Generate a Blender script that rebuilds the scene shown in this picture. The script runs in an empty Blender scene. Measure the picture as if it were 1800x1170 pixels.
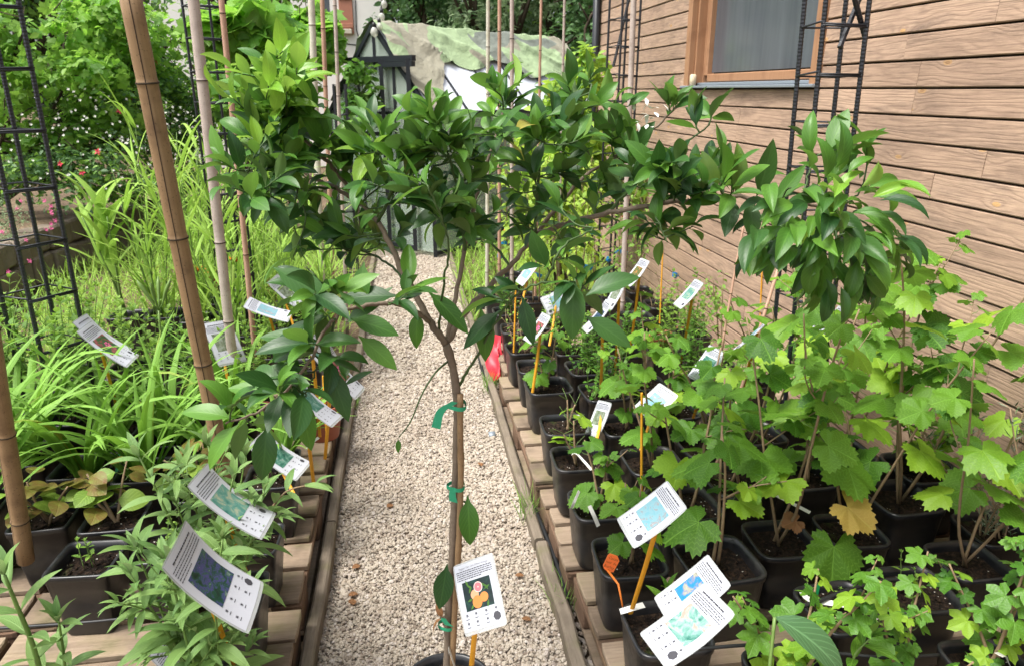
# Plant nursery beside a wooden house: gravel path, citrus tree, potted shrubs, greenhouse
import bpy, math, random
import numpy as np
from mathutils import Vector, Matrix

rnd = random.Random(11)
rng = np.random.default_rng(11)
COL = bpy.context.scene.collection
SC = bpy.context.scene
R = math.radians
# ------------------------------------------------------------------ camera model (measured from the photo)
F = 1280.0; TH = R(18.4); PSI = R(8.4); CH = 1.7
def ray(px, py):
    r = px - 900; u = 585 - py
    fh = F*math.cos(TH) + u*math.sin(TH); up = -F*math.sin(TH) + u*math.cos(TH)
    return np.array([r*math.cos(PSI) + fh*math.sin(PSI), -r*math.sin(PSI) + fh*math.cos(PSI), up])
CAM = np.array([0, 0, CH])
def P(px, py, z=None, Y=None, X=None, d=None):
    """the real-world point seen at a pixel, given its height, distance along the path or side offset"""
    v = ray(px, py)
    if z is not None: t = (z-CH)/v[2]
    elif Y is not None: t = Y/v[1]
    elif X is not None: t = X/v[0]
    else: t = d/F
    return CAM + v*t
CR = np.array([math.cos(PSI), -math.sin(PSI), 0])
CF = np.array([math.sin(PSI)*math.cos(TH), math.cos(PSI)*math.cos(TH), -math.sin(TH)])
CU = np.cross(CR, CF)

# ------------------------------------------------------------------ mesh tools
def nrm(a):
    a = np.asarray(a, float)
    return a/np.maximum(np.linalg.norm(a, axis=-1, keepdims=True), 1e-9)
class MB:
    def __init__(s): s.v = []; s.f = []; s.u = []; s.n = 0
    def add(s, V, Fs, mat=0, uv=None):
        V = np.asarray(V, float).reshape(-1, 3)
        for f in Fs:
            f = np.asarray(f, int)
            if f.size: s.f.append((f + s.n, mat))
        s.v.append(V); s.u.append(np.zeros((len(V), 2)) if uv is None else np.asarray(uv, float).reshape(-1, 2))
        s.n += len(V)
    def merge(s, o, off=None):
        for f, m in o.f: s.f.append((f + s.n, m))
        for v, u in zip(o.v, o.u):
            s.v.append(v if off is None else v + off); s.u.append(u)
        s.n += o.n
    def build(s, name, mats, parent=None, loc=None, smooth=True):
        me = bpy.data.meshes.new(name)
        V = np.concatenate(s.v) if s.v else np.zeros((0, 3))
        if loc is not None: V = V - np.asarray(loc)
        me.vertices.add(len(V)); me.vertices.foreach_set('co', V.astype(np.float32).ravel())
        loops = np.concatenate([f.ravel() for f, m in s.f]) if s.f else np.zeros(0, int)
        sizes = np.concatenate([np.full(len(f), f.shape[1]) for f, m in s.f]) if s.f else np.zeros(0, int)
        mi = np.concatenate([np.full(len(f), m) for f, m in s.f]) if s.f else np.zeros(0, int)
        me.loops.add(len(loops)); me.loops.foreach_set('vertex_index', loops.astype(np.int32))
        me.polygons.add(len(sizes))
        me.polygons.foreach_set('loop_start', (np.cumsum(sizes) - sizes).astype(np.int32))
        me.polygons.foreach_set('material_index', mi.astype(np.int32))
        me.polygons.foreach_set('use_smooth', np.full(len(sizes), smooth))
        a = me.attributes.new('luv', 'FLOAT_VECTOR', 'POINT')
        U = np.concatenate(s.u) if s.u else np.zeros((0, 2))
        a.data.foreach_set('vector', np.hstack([U, np.zeros((len(U), 1))]).astype(np.float32).ravel())
        me.update(calc_edges=True); me.validate()
        for m in (mats if isinstance(mats, (list, tuple)) else [mats]): me.materials.append(m)
        o = bpy.data.objects.new(name, me); COL.objects.link(o)
        if parent is not None: o.parent = parent
        elif loc is not None: o.location = loc
        return o
def box(mb, c, s, mat=0, M=None, jit=0.0):
    x, y, z = np.asarray(s)/2
    V = np.array([[-x,-y,-z],[x,-y,-z],[x,y,-z],[-x,y,-z],[-x,-y,z],[x,-y,z],[x,y,z],[-x,y,z]], float)
    if jit: V = V + rng.uniform(-jit, jit, V.shape)
    if M is not None: V = V @ np.asarray(M).T
    mb.add(V + np.asarray(c), [[[0,3,2,1],[4,5,6,7],[0,1,5,4],[1,2,6,5],[2,3,7,6],[3,0,4,7]]], mat)
def bbox(mb, c, s, b=.004, mat=0, M=None):
    """box with chamfered edges along its longest axis and ends"""
    s = np.asarray(s, float); ax = int(np.argmax(s)); o = [i for i in range(3) if i != ax]
    a, d = s[o[0]]/2, s[o[1]]/2; L = s[ax]/2
    prof = [(-a+b,-d),(a-b,-d),(a,-d+b),(a,d-b),(a-b,d),(-a+b,d),(-a,d-b),(-a,-d+b)]
    V = []
    for (l, k) in ((-L, 1-b/min(a, d)), (-L+b, 1), (L-b, 1), (L, 1-b/min(a, d))):
        for p in prof:
            q = [0, 0, 0]; q[ax] = l; q[o[0]] = p[0]*k; q[o[1]] = p[1]*k; V.append(q)
    V = np.array(V)
    if M is not None: V = V @ np.asarray(M).T
    f = [[r*8+i, r*8+(i+1) % 8, (r+1)*8+(i+1) % 8, (r+1)*8+i] for r in range(3) for i in range(8)]
    e = [[7,6,5,4,3,2,1,0],[24,25,26,27,28,29,30,31]]
    mb.add(V + np.asarray(c), [f, e], mat)
def rotM(axis, a): return np.array(Matrix.Rotation(a, 3, axis))
def frame_of(d):
    d = nrm(d); h = np.array([0, 0, 1.]) if abs(d[2]) < .9 else np.array([1., 0, 0])
    x = nrm(np.cross(h, d)); return x, np.cross(d, x), d
def tube(mb, pts, r, sides=6, mat=0, cap=True, vscale=1.0):
    pts = np.asarray(pts, float); n = len(pts)
    r = np.broadcast_to(np.asarray(r, float), (n,))
    T = np.gradient(pts, axis=0); T = nrm(T)
    x, y, _ = frame_of(T[0]); V = []; U = []; s = 0
    for i in range(n):
        if i: s += np.linalg.norm(pts[i]-pts[i-1])
        x = nrm(x - T[i]*np.dot(x, T[i])); y = np.cross(T[i], x)
        for k in range(sides):
            a = 2*math.pi*k/sides
            V.append(pts[i] + r[i]*(x*math.cos(a) + y*math.sin(a))); U.append((k/sides, s*vscale))
    f = [[i*sides+k, i*sides+(k+1) % sides, (i+1)*sides+(k+1) % sides, (i+1)*sides+k] for i in range(n-1) for k in range(sides)]
    fs = [f]
    if cap: fs.append([list(range(sides))[::-1], [(n-1)*sides+k for k in range(sides)]])
    mb.add(V, fs, mat, U)
def smooth_poly(pts, n):
    """Catmull-Rom through the points"""
    p = np.asarray(pts, float); p = np.vstack([2*p[0]-p[1], p, 2*p[-1]-p[-2]]); out = []
    m = len(p)-3
    for q in np.linspace(0, m-1e-6, n):
        i = int(q); t = q-i; a, b, c, d = p[i:i+4]
        out.append(.5*((2*b) + (c-a)*t + (2*a-5*b+4*c-d)*t*t + (3*b-a-3*c+d)*t**3))
    return np.array(out)
# ------------------------------------------------------------------ leaves
class Tpl: pass
def leaf_tpl(w=.42, n=6, across=2, fold=.18, curl=.5, tip=1.0, base=.8, petiole=.08, wave=0., twist=0.):
    t = np.linspace(0, 1, n+1); t2 = np.clip((t-petiole)/(1-petiole), 0, 1)
    W = np.sin(np.pi*t2**base)**tip * w/2
    W = np.maximum(W, .008); W[-1] = .003
    ang = curl*(.35 - t)
    dy = np.cos(ang); dz = np.sin(ang); h = 1/n
    y = np.concatenate([[0], np.cumsum((dy[1:]+dy[:-1])/2*h)]); z = np.concatenate([[0], np.cumsum((dz[1:]+dz[:-1])/2*h)])
    us = np.linspace(-1, 1, 2*across//2*1+1) if across > 2 else np.array([-1, 0, 1.])
    V = []; U = []
    for i in range(n+1):
        for u in us:
            tw = twist*t[i]
            x = u*W[i]; zz = fold*abs(x)*1.6 - fold*.9*x*x/max(w/2, 1e-6)*.5 + wave*math.sin(t[i]*14+u*2)*abs(u)*w*.2
            V.append((x*math.cos(tw), y[i] - math.sin(ang[i])*zz, z[i] + math.cos(ang[i])*zz + x*math.sin(tw))); U.append((u, t[i]))
    k = len(us)
    T = Tpl(); T.V = np.array(V); T.U = np.array(U)
    T.F = [np.array([[i*k+j, i*k+j+1, (i+1)*k+j+1, (i+1)*k+j] for i in range(n) for j in range(k-1)])]
    return T
def lobed_tpl(lobes, serr=.07, nth=49, cup=.25, droop=.5, seed=0, span=150):
    """palmate leaf: lobes = [(angle, length, width)]; petiole joins at the origin"""
    r_ = random.Random(seed); th = np.linspace(-span, span, nth); V = [(0, 0, 0)]; U = [(0, 0)]
    rr = []; uu = []
    for i, a in enumerate(th):
        best = max(L*max(.0, 1-(abs(a-c)/wd)**1.6) for c, L, wd in lobes); best = max(best, .34)
        near = min(abs(a-c)/26 for c, L, wd in lobes)
        rr.append(best*(1+serr*(1 if i % 2 else -1)) + r_.uniform(-.02, .02)); uu.append(min(1, near))
    for v in (.4, .75, 1.):
        for a, r, u in zip(th, rr, uu):
            q = r*v; b = R(a)
            k = .38+.62*1; rad = q if v == 1. else q*(.9 if v < .5 else .96)
            x, y = rad*math.sin(b), rad*math.cos(b)
            z = -cup*.12*(1-u)*v + cup*.1*u*v - droop*.35*(x*x*1.1 + max(0, y)**2*.8) + .05*math.sin(3*b+seed)*v
            V.append((x*.95, y, z)); U.append((u, v))
    n = nth
    T = Tpl(); T.V = np.array(V); T.U = np.array(U)
    T.F = [np.array([[0, 1+i+1, 1+i] for i in range(n-1)]),
           np.array([[1+r*n+i, 1+r*n+i+1, 1+(r+1)*n+i+1, 1+(r+1)*n+i] for r in range(2) for i in range(n-1)])]
    return T
def inst(mb, T, pos, yd, zh, sc, mat=0):
    pos = np.asarray(pos, float).reshape(-1, 3); n = len(pos)
    if n == 0: return
    y = nrm(np.broadcast_to(np.asarray(yd, float), (n, 3))); x = nrm(np.cross(y, np.broadcast_to(np.asarray(zh, float), (n, 3)) + 1e-5)); z = np.cross(x, y)
    sc = np.asarray(sc, float)
    if sc.ndim < 2: sc = np.repeat(np.broadcast_to(sc, (n,))[:, None], 3, 1)
    V = pos[:, None, :] + (x*sc[:, :1])[:, None, :]*T.V[None, :, 0:1] + (y*sc[:, 1:2])[:, None, :]*T.V[None, :, 1:2] + (z*sc[:, 2:3])[:, None, :]*T.V[None, :, 2:3]
    m = len(T.V); off = (np.arange(n)*m)[:, None, None]
    mb.add(V.reshape(-1, 3), [(f[None] + off).reshape(-1, f.shape[1]) for f in T.F], mat, np.tile(T.U, (n, 1)))
def ribbons(mb, base, az, el, L, w, droop, n=8, fold=.3, mat=0, power=1.6):
    """strap leaves: arching strips with a V section"""
    base = np.asarray(base, float); N = len(base)
    az, el, L, w, droop = [np.broadcast_to(np.asarray(q, float), (N,)) for q in (az, el, L, w, droop)]
    s = np.linspace(0, 1, n+1)
    e = el[:, None] - droop[:, None]*s[None]**power
    a2 = az[:, None] + (rng.uniform(-.35, .35, N))[:, None]*s[None]
    h = L[:, None]/n
    st = np.stack([np.cos(e)*np.cos(a2), np.cos(e)*np.sin(a2), np.sin(e)], -1)*h[..., None]
    pts = base[:, None, :] + np.concatenate([np.zeros((N, 1, 3)), np.cumsum(.5*(st[:, 1:]+st[:, :-1]), 1)], 1)
    side = np.stack([-np.sin(a2), np.cos(a2), np.zeros_like(a2)], -1)
    tw = rng.uniform(-.6, .6, N)[:, None]*s[None]
    up = np.cross(st/np.linalg.norm(st, axis=-1, keepdims=True), side); up = -nrm(up)
    sd = side*np.cos(tw)[..., None] + up*np.sin(tw)[..., None]; nu = -side*np.sin(tw)[..., None] + up*np.cos(tw)[..., None]
    prof = np.minimum(1, .55+s*3)*(1-s**3.2); prof[-1] = .03
    W = w[:, None]*prof[None]/2
    l = pts - sd*W[..., None] + nu*(W*fold)[..., None]; r = pts + sd*W[..., None] + nu*(W*fold)[..., None]
    V = np.stack([l, pts, r], 2).reshape(-1, 3)
    k = 3; f = np.array([[i*k+j, i*k+j+1, (i+1)*k+j+1, (i+1)*k+j] for i in range(n) for j in range(2)])
    off = (np.arange(N)*(n+1)*3)[:, None, None]
    U = np.tile(np.stack([np.tile([-1, 0, 1], n+1), np.repeat(s, 3)], 1), (N, 1))
    mb.add(V, [(f[None]+off).reshape(-1, 4)], mat, U)
def rand_dirs(n, zlo=-1, zhi=1):
    z = rng.uniform(zlo, zhi, n); a = rng.uniform(0, 2*np.pi, n); q = np.sqrt(np.maximum(0, 1-z*z))
    return np.stack([q*np.cos(a), q*np.sin(a), z], 1)

# ------------------------------------------------------------------ object tools
def tag(o, label=None, cat=None, group=None, kind=None):
    if label: o['label'] = label
    if cat: o['category'] = cat
    if group: o['group'] = group
    if kind: o['kind'] = kind
    return o
def empty(name, loc, label, cat, group=None, rz=0.):
    o = bpy.data.objects.new(name, None); COL.objects.link(o); o.location = loc; o.rotation_euler = (0, 0, rz)
    o.empty_display_size = .05
    return tag(o, label, cat, group)
def copy_thing(root, loc, rz, sc, label, group, spin=None):
    r = root.copy(); COL.objects.link(r); r.location = loc; r.rotation_euler = (0, 0, rz); r.scale = (sc, sc, sc)
    r['label'] = label; r['group'] = group
    for ch in [o for o in root.children]:
        c = ch.copy(); COL.objects.link(c); c.parent = r
        if spin is not None and not ch.name.startswith(('pot', 'soil')): c.rotation_euler = (0, 0, spin)
        for g in ch.children:
            d = g.copy(); COL.objects.link(d); d.parent = c
    return r

# ------------------------------------------------------------------ material tools
def newmat(name):
    m = bpy.data.materials.new(name); m.use_nodes = True; nt = m.node_tree; nt.nodes.clear()
    out = nt.nodes.new('ShaderNodeOutputMaterial'); return m, nt, out
def N(nt, t, **k):
    n = nt.nodes.new('ShaderNode'+t)
    for a, b in k.items():
        if a.startswith('i_'):
            n.inputs[int(a[2:]) if a[2:].isdigit() else a[2:].replace('_', ' ')].default_value = b
        else: setattr(n, a, b)
    return n
def L(nt, a, b): nt.links.new(a, b)
def math_(nt, op, a, b=None, clamp=False):
    n = nt.nodes.new('ShaderNodeMath'); n.operation = op; n.use_clamp = clamp
    for i, q in enumerate((a, b)):
        if q is None: continue
        if isinstance(q, (int, float)): n.inputs[i].default_value = q
        else: L(nt, q, n.inputs[i])
    return n.outputs[0]
def mix(nt, fac, a, b, mode='MIX'):
    n = nt.nodes.new('ShaderNodeMix'); n.data_type = 'RGBA'; n.blend_type = mode
    for i, q in ((0, fac), (6, a), (7, b)):
        if isinstance(q, (int, float)): n.inputs[i].default_value = q
        elif isinstance(q, (tuple, list)): n.inputs[i].default_value = (*q[:3], 1)
        else: L(nt, q, n.inputs[i])
    return n.outputs[2]
def ramp(nt, fac, stops, interp='LINEAR'):
    n = nt.nodes.new('ShaderNodeValToRGB'); n.color_ramp.interpolation = interp
    e = n.color_ramp.elements
    while len(e) < len(stops): e.new(.5)
    for q, (p, c) in zip(e, stops):
        q.position = p; q.color = (*c, 1) if len(c) == 3 else c
    L(nt, fac, n.inputs[0]); return n.outputs[0]
def noise(nt, vec, scale, detail=4, rough=.55, dist=0.):
    n = N(nt, 'TexNoise'); n.inputs['Scale'].default_value = scale; n.inputs['Detail'].default_value = detail
    n.inputs['Roughness'].default_value = rough; n.inputs['Distortion'].default_value = dist
    if vec is not None: L(nt, vec, n.inputs['Vector'])
    return n.outputs['Fac']
def mapping(nt, vec, sc=(1, 1, 1), loc=(0, 0, 0)):
    n = N(nt, 'Mapping'); n.inputs['Scale'].default_value = sc; n.inputs['Location'].default_value = loc
    L(nt, vec, n.inputs['Vector']); return n.outputs[0]
def bump(nt, h, strength=.3, dist=.01, normal=None):
    n = N(nt, 'Bump'); n.inputs['Strength'].default_value = strength; n.inputs['Distance'].default_value = dist
    L(nt, h, n.inputs['Height'])
    if normal is not None: L(nt, normal, n.inputs['Normal'])
    return n.outputs[0]
def princ(nt, out, col, rough=.6, normal=None, spec=.5, metal=0.):
    p = N(nt, 'BsdfPrincipled'); p.inputs['Metallic'].default_value = metal
    p.inputs['Specular IOR Level'].default_value = spec
    for k, q in (('Base Color', col), ('Roughness', rough)):
        if isinstance(q, (tuple, list)): p.inputs[k].default_value = (*q[:3], 1)
        elif isinstance(q, (int, float)): p.inputs[k].default_value = q
        else: L(nt, q, p.inputs[k])
    if normal is not None: L(nt, normal, p.inputs['Normal'])
    if out is not None: L(nt, p.outputs[0], out.inputs[0])
    return p
def simple(name, col, rough=.6, var=.15, scale=30., bumpk=.1, spec=.4, metal=0., bd=.004):
    m, nt, out = newmat(name); g = N(nt, 'NewGeometry'); tc = N(nt, 'TexCoord')
    n1 = noise(nt, tc.outputs['Object'], scale, 5, .6); n2 = noise(nt, tc.outputs['Object'], scale*.15, 3)
    c = mix(nt, n1, tuple(q*(1-var) for q in col), tuple(min(1, q*(1+var)) for q in col))
    c = mix(nt, math_(nt, 'MULTIPLY', n2, var*1.2), c, tuple(q*.55 for q in col))
    r = math_(nt, 'ADD', math_(nt, 'MULTIPLY', n2, .25), rough-.12)
    princ(nt, out, c, r, bump(nt, n1, bumpk, bd) if bumpk else None, spec, metal)
    return m
def leafmat(name, dark, light, back=None, trans=.3, rough=.45, vein=.35, veinf=16., spec=.45, mott=.25, bk=.5, edge=None, blush=None):
    m, nt, out = newmat(name)
    at = N(nt, 'Attribute', attribute_name='luv'); sp = N(nt, 'SeparateXYZ'); L(nt, at.outputs['Vector'], sp.inputs[0])
    g = N(nt, 'NewGeometry'); tc = N(nt, 'TexCoord')
    rnd_ = g.outputs['Random Per Island']
    au = math_(nt, 'ABSOLUTE', sp.outputs[0]); v = sp.outputs[1]
    col = mix(nt, rnd_, dark, light)
    n1 = noise(nt, tc.outputs['Object'], 45., 4, .6)
    col = mix(nt, math_(nt, 'MULTIPLY', n1, mott), col, tuple(q*.55 for q in dark))
    mid = math_(nt, 'SUBTRACT', 1., math_(nt, 'MULTIPLY', au, 9.), True)
    ph = math_(nt, 'SUBTRACT', math_(nt, 'MULTIPLY', v, veinf), math_(nt, 'MULTIPLY', au, veinf*.32))
    sv = math_(nt, 'POWER', math_(nt, 'ABSOLUTE', math_(nt, 'SINE', math_(nt, 'MULTIPLY', ph, math.pi))), 14.)
    vm = math_(nt, 'MAXIMUM', mid, math_(nt, 'MULTIPLY', sv, .5))
    lv = tuple(min(.75, q*1.7+.03) for q in light)
    col = mix(nt, math_(nt, 'MULTIPLY', vm, vein), col, lv)
    if blush is not None:
        b = math_(nt, 'MULTIPLY', math_(nt, 'GREATER_THAN', N_rand(nt, rnd_, 7.3), .5), math_(nt, 'MULTIPLY', n1, 1.3))
        col = mix(nt, b, col, blush)
    if edge is not None:
        b = math_(nt, 'GREATER_THAN', N_rand(nt, rnd_, 17.7), edge[0])
        col = mix(nt, math_(nt, 'MULTIPLY', b, .85), col, edge[1])
    bcl = back or tuple(q*1.25+.02 for q in light)
    bcol = mix(nt, g.outputs['Backfacing'], col, mix(nt, .65, col, bcl))
    h = math_(nt, 'SUBTRACT', n1, math_(nt, 'MULTIPLY', vm, .8))
    nb = bump(nt, h, bk, .002)
    rr = math_(nt, 'ADD', math_(nt, 'MULTIPLY', g.outputs['Backfacing'], .2), math_(nt, 'ADD', math_(nt, 'MULTIPLY', n1, .2), rough-.1))
    p = princ(nt, None, bcol, rr, nb, spec)
    t = N(nt, 'BsdfTranslucent'); L(nt, mix(nt, .5, bcol, tuple(min(1, q*1.8) for q in light)), t.inputs[0]); L(nt, nb, t.inputs['Normal'])
    ms = N(nt, 'MixShader'); ms.inputs[0].default_value = trans
    L(nt, p.outputs[0], ms.inputs[1]); L(nt, t.outputs[0], ms.inputs[2]); L(nt, ms.outputs[0], out.inputs[0])
    return m
def N_rand(nt, r, k): return math_(nt, 'FRACT', math_(nt, 'MULTIPLY', r, k*13.7))

# ------------------------------------------------------------------ materials
M = {}
M['citrus'] = leafmat('citrus_leaf', bk=.12, dark=(.012, .052, .012), light=(.050, .135, .022), back=(.12, .20, .05), trans=.2, rough=.42, vein=.22, veinf=9, spec=.4, edge=(.985, (.30, .26, .04)))
M['citrus_mid'] = leafmat('citrus_leaf_mid', bk=.12, dark=(.045, .14, .020), light=(.11, .25, .028), back=(.17, .29, .06), trans=.27, rough=.42, vein=.25, veinf=9, spec=.38)
M['citrus_young'] = leafmat('citrus_leaf_young', bk=.12, dark=(.13, .31, .025), light=(.26, .45, .05), back=(.26, .40, .10), trans=.32, rough=.38, vein=.25, veinf=9, spec=.45)
M['citrus_mottled'] = leafmat('citrus_leaf_mottled', bk=.12, dark=(.030, .09, .018), light=(.05, .12, .02), trans=.2, rough=.36, vein=.25, veinf=9, blush=(.10, .17, .02), spec=.4)
M['strap'] = leafmat('strap_leaf', (.075, .20, .022), (.17, .34, .035), trans=.30, rough=.42, vein=.25, veinf=0, edge=(.95, (.42, .30, .05)))
M['reed'] = leafmat('reed_leaf', (.13, .28, .03), (.28, .45, .065), trans=.38, rough=.5, vein=.2, veinf=0, edge=(.94, (.40, .33, .12)))
M['mint'] = leafmat('mint_leaf', (.10, .23, .03), (.26, .42, .06), trans=.33, rough=.55, vein=.3)
M['lance'] = leafmat('lance_leaf', (.10, .21, .055), (.20, .33, .09), back=(.30, .38, .20), trans=.3, rough=.55, vein=.3, veinf=14)
M['currant'] = leafmat('currant_leaf', (.035, .12, .012), (.135, .29, .024), back=(.20, .34, .07), trans=.34, rough=.5, spec=.3, vein=.6, veinf=7)
M['currant_young'] = leafmat('currant_leaf_young', (.13, .29, .018), (.27, .45, .03), back=(.28, .42, .08), trans=.38, rough=.5, vein=.3, veinf=7)
M['currant_old'] = leafmat('currant_leaf_yellowed', (.50, .34, .07), (.58, .42, .10), trans=.3, rough=.55, vein=.3, veinf=7, blush=(.35, .16, .05))
M['goose'] = leafmat('gooseberry_leaf', (.035, .13, .012), (.125, .285, .025), back=(.2, .33, .12), trans=.3, rough=.45, vein=.35, veinf=6)
M['rosemary'] = leafmat('needle_leaf', (.04, .09, .035), (.11, .17, .07), back=(.3, .34, .25), trans=.1, rough=.6, vein=.1)
M['sapling'] = leafmat('sapling_leaf', (.20, .36, .035), (.40, .56, .07), trans=.4, rough=.5, vein=.25)
M['kiwi'] = leafmat('copper_leaf', (.14, .26, .03), (.24, .36, .05), back=(.22, .16, .05), trans=.25, rough=.5, vein=.35, veinf=8, blush=(.17, .055, .022))
M['bushy'] = leafmat('bush_leaf', (.07, .19, .025), (.24, .42, .06), trans=.38, rough=.5, vein=.2)
M['shade'] = leafmat('evergreen_leaf', (.035, .10, .03), (.10, .20, .06), trans=.28, rough=.5, vein=.1)
M['grey_leaf'] = leafmat('grey_willow_leaf', (.13, .22, .10), (.28, .38, .20), trans=.3, rough=.6, vein=.1)
M['vine'] = leafmat('vine_leaf', (.09, .25, .03), (.24, .46, .05), trans=.45, rough=.5, vein=.3, veinf=7)
M['grass'] = leafmat('grass_blade', (.07, .19, .025), (.19, .34, .05), trans=.3, rough=.5, vein=.1, veinf=0)
M['dead'] = leafmat('dead_leaf', (.16, .07, .03), (.30, .15, .06), trans=.2, rough=.7, vein=.3)
M['petal_white'] = simple('white_petal', (.75, .75, .68), .6, .08, 40, 0)
M['petal_red'] = simple('red_petal', (.55, .03, .06), .5, .2, 40, 0)
M['petal_pink'] = simple('pink_petal', (.65, .12, .28), .6, .2, 40, 0)
M['petal_orange'] = simple('orange_petal', (.85, .28, .02), .5, .2, 40, 0)
M['stem'] = simple('green_stem', (.13, .22, .05), .5, .25, 40, .1)
M['stem_brown'] = simple('woody_stem', (.27, .19, .11), .7, .35, 60, .4)
M['bark'] = simple('citrus_bark', (.20, .155, .115), .8, .45, 70, .7, .25)
M['twig'] = simple('green_twig', (.055, .10, .028), .55, .3, 60, .2)
M['bark_dark'] = simple('dark_bark', (.06, .045, .03), .85, .4, 30, .6, .2)
M['tie'] = simple('green_tie', (.03, .36, .19), .45, .15, 30, .05)
M['wire'] = simple('black_cable', (.016, .017, .018), .45, .3, 60, .1)
M['rebar'] = simple('black_painted_steel', (.012, .014, .020), .40, .4, 80, .3, .5)
M['frame_black'] = simple('black_metal_frame', (.016, .019, .024), .4, .2, 20, .03)
M['stake'] = simple('yellow_stake', (.75, .36, .025), .55, .18, 25, .15)
M['stake_orange'] = simple('orange_stake', (.72, .20, .03), .5, .15, 25, .1)
M['white_label'] = simple('white_plastic_label', (.68, .68, .64), .45, .1, 40, 0)
M['orange_label'] = simple('orange_plastic_label', (.88, .20, .05), .4, .06, 30, 0)
M['blue_tape'] = simple('blue_tape', (.01, .24, .62), .4, .12, 30, 0)
M['ink'] = simple('black_ink', (.05, .05, .06), .6, .2, 30, 0)
M['ink_orange'] = simple('brown_ink', (.28, .06, .02), .6, .2, 30, 0)
M['green_label'] = simple('green_plastic_label', (.02, .38, .12), .4, .1, 30, 0)
M['red_net'] = simple('red_plastic_sheet', (.62, .03, .05), .45, .25, 25, .3)
M['lead'] = simple('grey_metal_sill', (.27, .31, .35), .42, .12, 25, .05, .5, .3)
M['cream'] = simple('cream_block', (.62, .52, .36), .6, .12, 50, .1)
M['terracotta'] = simple('terracotta_pot', (.30, .085, .045), .6, .2, 30, .1)
M['moss'] = simple('moss', (.07, .14, .025), .9, .5, 80, .6)
# ---- special materials
def m_gravel():
    m, nt, out = newmat('gravel_stone'); g = N(nt, 'NewGeometry'); tc = N(nt, 'TexCoord')
    c = ramp(nt, g.outputs['Random Per Island'], [(0, (.15, .12, .095)), (.10, (.30, .25, .195)), (.35, (.40, .355, .285)), (.6, (.46, .415, .345)), (.8, (.36, .31, .25)), (.93, (.52, .475, .43)), (1, (.24, .2, .17))])
    n1 = noise(nt, tc.outputs['Object'], 120, 4)
    c = mix(nt, math_(nt, 'MULTIPLY', n1, .35), c, (.36, .28, .22))
    big = noise(nt, tc.outputs['Object'], 2.2, 3); dirt = math_(nt, 'MULTIPLY', math_(nt, 'SUBTRACT', big, .52, True), 2.2, True)
    c = mix(nt, dirt, c, (.27, .21, .16))
    princ(nt, out, c, .85, bump(nt, n1, .5, .002), .25); return m
M['gravel'] = m_gravel()
def m_ground(name, stops, sc, bk=.6):
    m, nt, out = newmat(name); tc = N(nt, 'TexCoord'); o = tc.outputs['Object']
    a = noise(nt, o, sc, 8, .65); b = noise(nt, o, sc*.08, 4); v = N(nt, 'TexVoronoi'); v.inputs['Scale'].default_value = sc*2.2; L(nt, o, v.inputs['Vector'])
    f = math_(nt, 'ADD', math_(nt, 'MULTIPLY', a, .7), math_(nt, 'MULTIPLY', b, .35))
    princ(nt, out, ramp(nt, f, stops), .95, bump(nt, math_(nt, 'ADD', a, v.outputs['Distance']), bk, .02), .2); return m
M['gravel_bed'] = m_ground('gravel_bed', [(.3, (.20, .16, .13)), (.5, (.40, .33, .27)), (.7, (.55, .47, .40))], 40)
M['earth'] = m_ground('bare_earth', [(.3, (.05, .036, .025)), (.5, (.12, .085, .055)), (.72, (.22, .16, .10))], 14)
M['lawn'] = m_ground('lawn', [(.3, (.04, .09, .02)), (.5, (.11, .19, .035)), (.7, (.24, .27, .09))], 9)
def m_soil():
    m, nt, out = newmat('potting_soil'); tc = N(nt, 'TexCoord'); o = tc.outputs['Object']
    a = noise(nt, o, 70, 8, .7); v = N(nt, 'TexVoronoi'); v.inputs['Scale'].default_value = 130; L(nt, o, v.inputs['Vector'])
    c = ramp(nt, a, [(.3, (.006, .005, .004)), (.5, (.022, .015, .011)), (.66, (.075, .045, .028)), (.75, (.16, .10, .06))])
    sp = N(nt, 'SeparateColor'); L(nt, v.outputs['Color'], sp.inputs[0])
    speck = math_(nt, 'MULTIPLY', math_(nt, 'GREATER_THAN', sp.outputs[0], .965), math_(nt, 'LESS_THAN', v.outputs['Distance'], .36))
    c = mix(nt, speck, c, (.62, .58, .52))
    mo = math_(nt, 'MULTIPLY', math_(nt, 'SUBTRACT', noise(nt, o, 11, 3), .60, True), 5, True)
    c = mix(nt, mo, c, (.06, .10, .02))
    princ(nt, out, c, .95, bump(nt, a, 1., .02), .15); return m
M['soil'] = m_soil()
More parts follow.
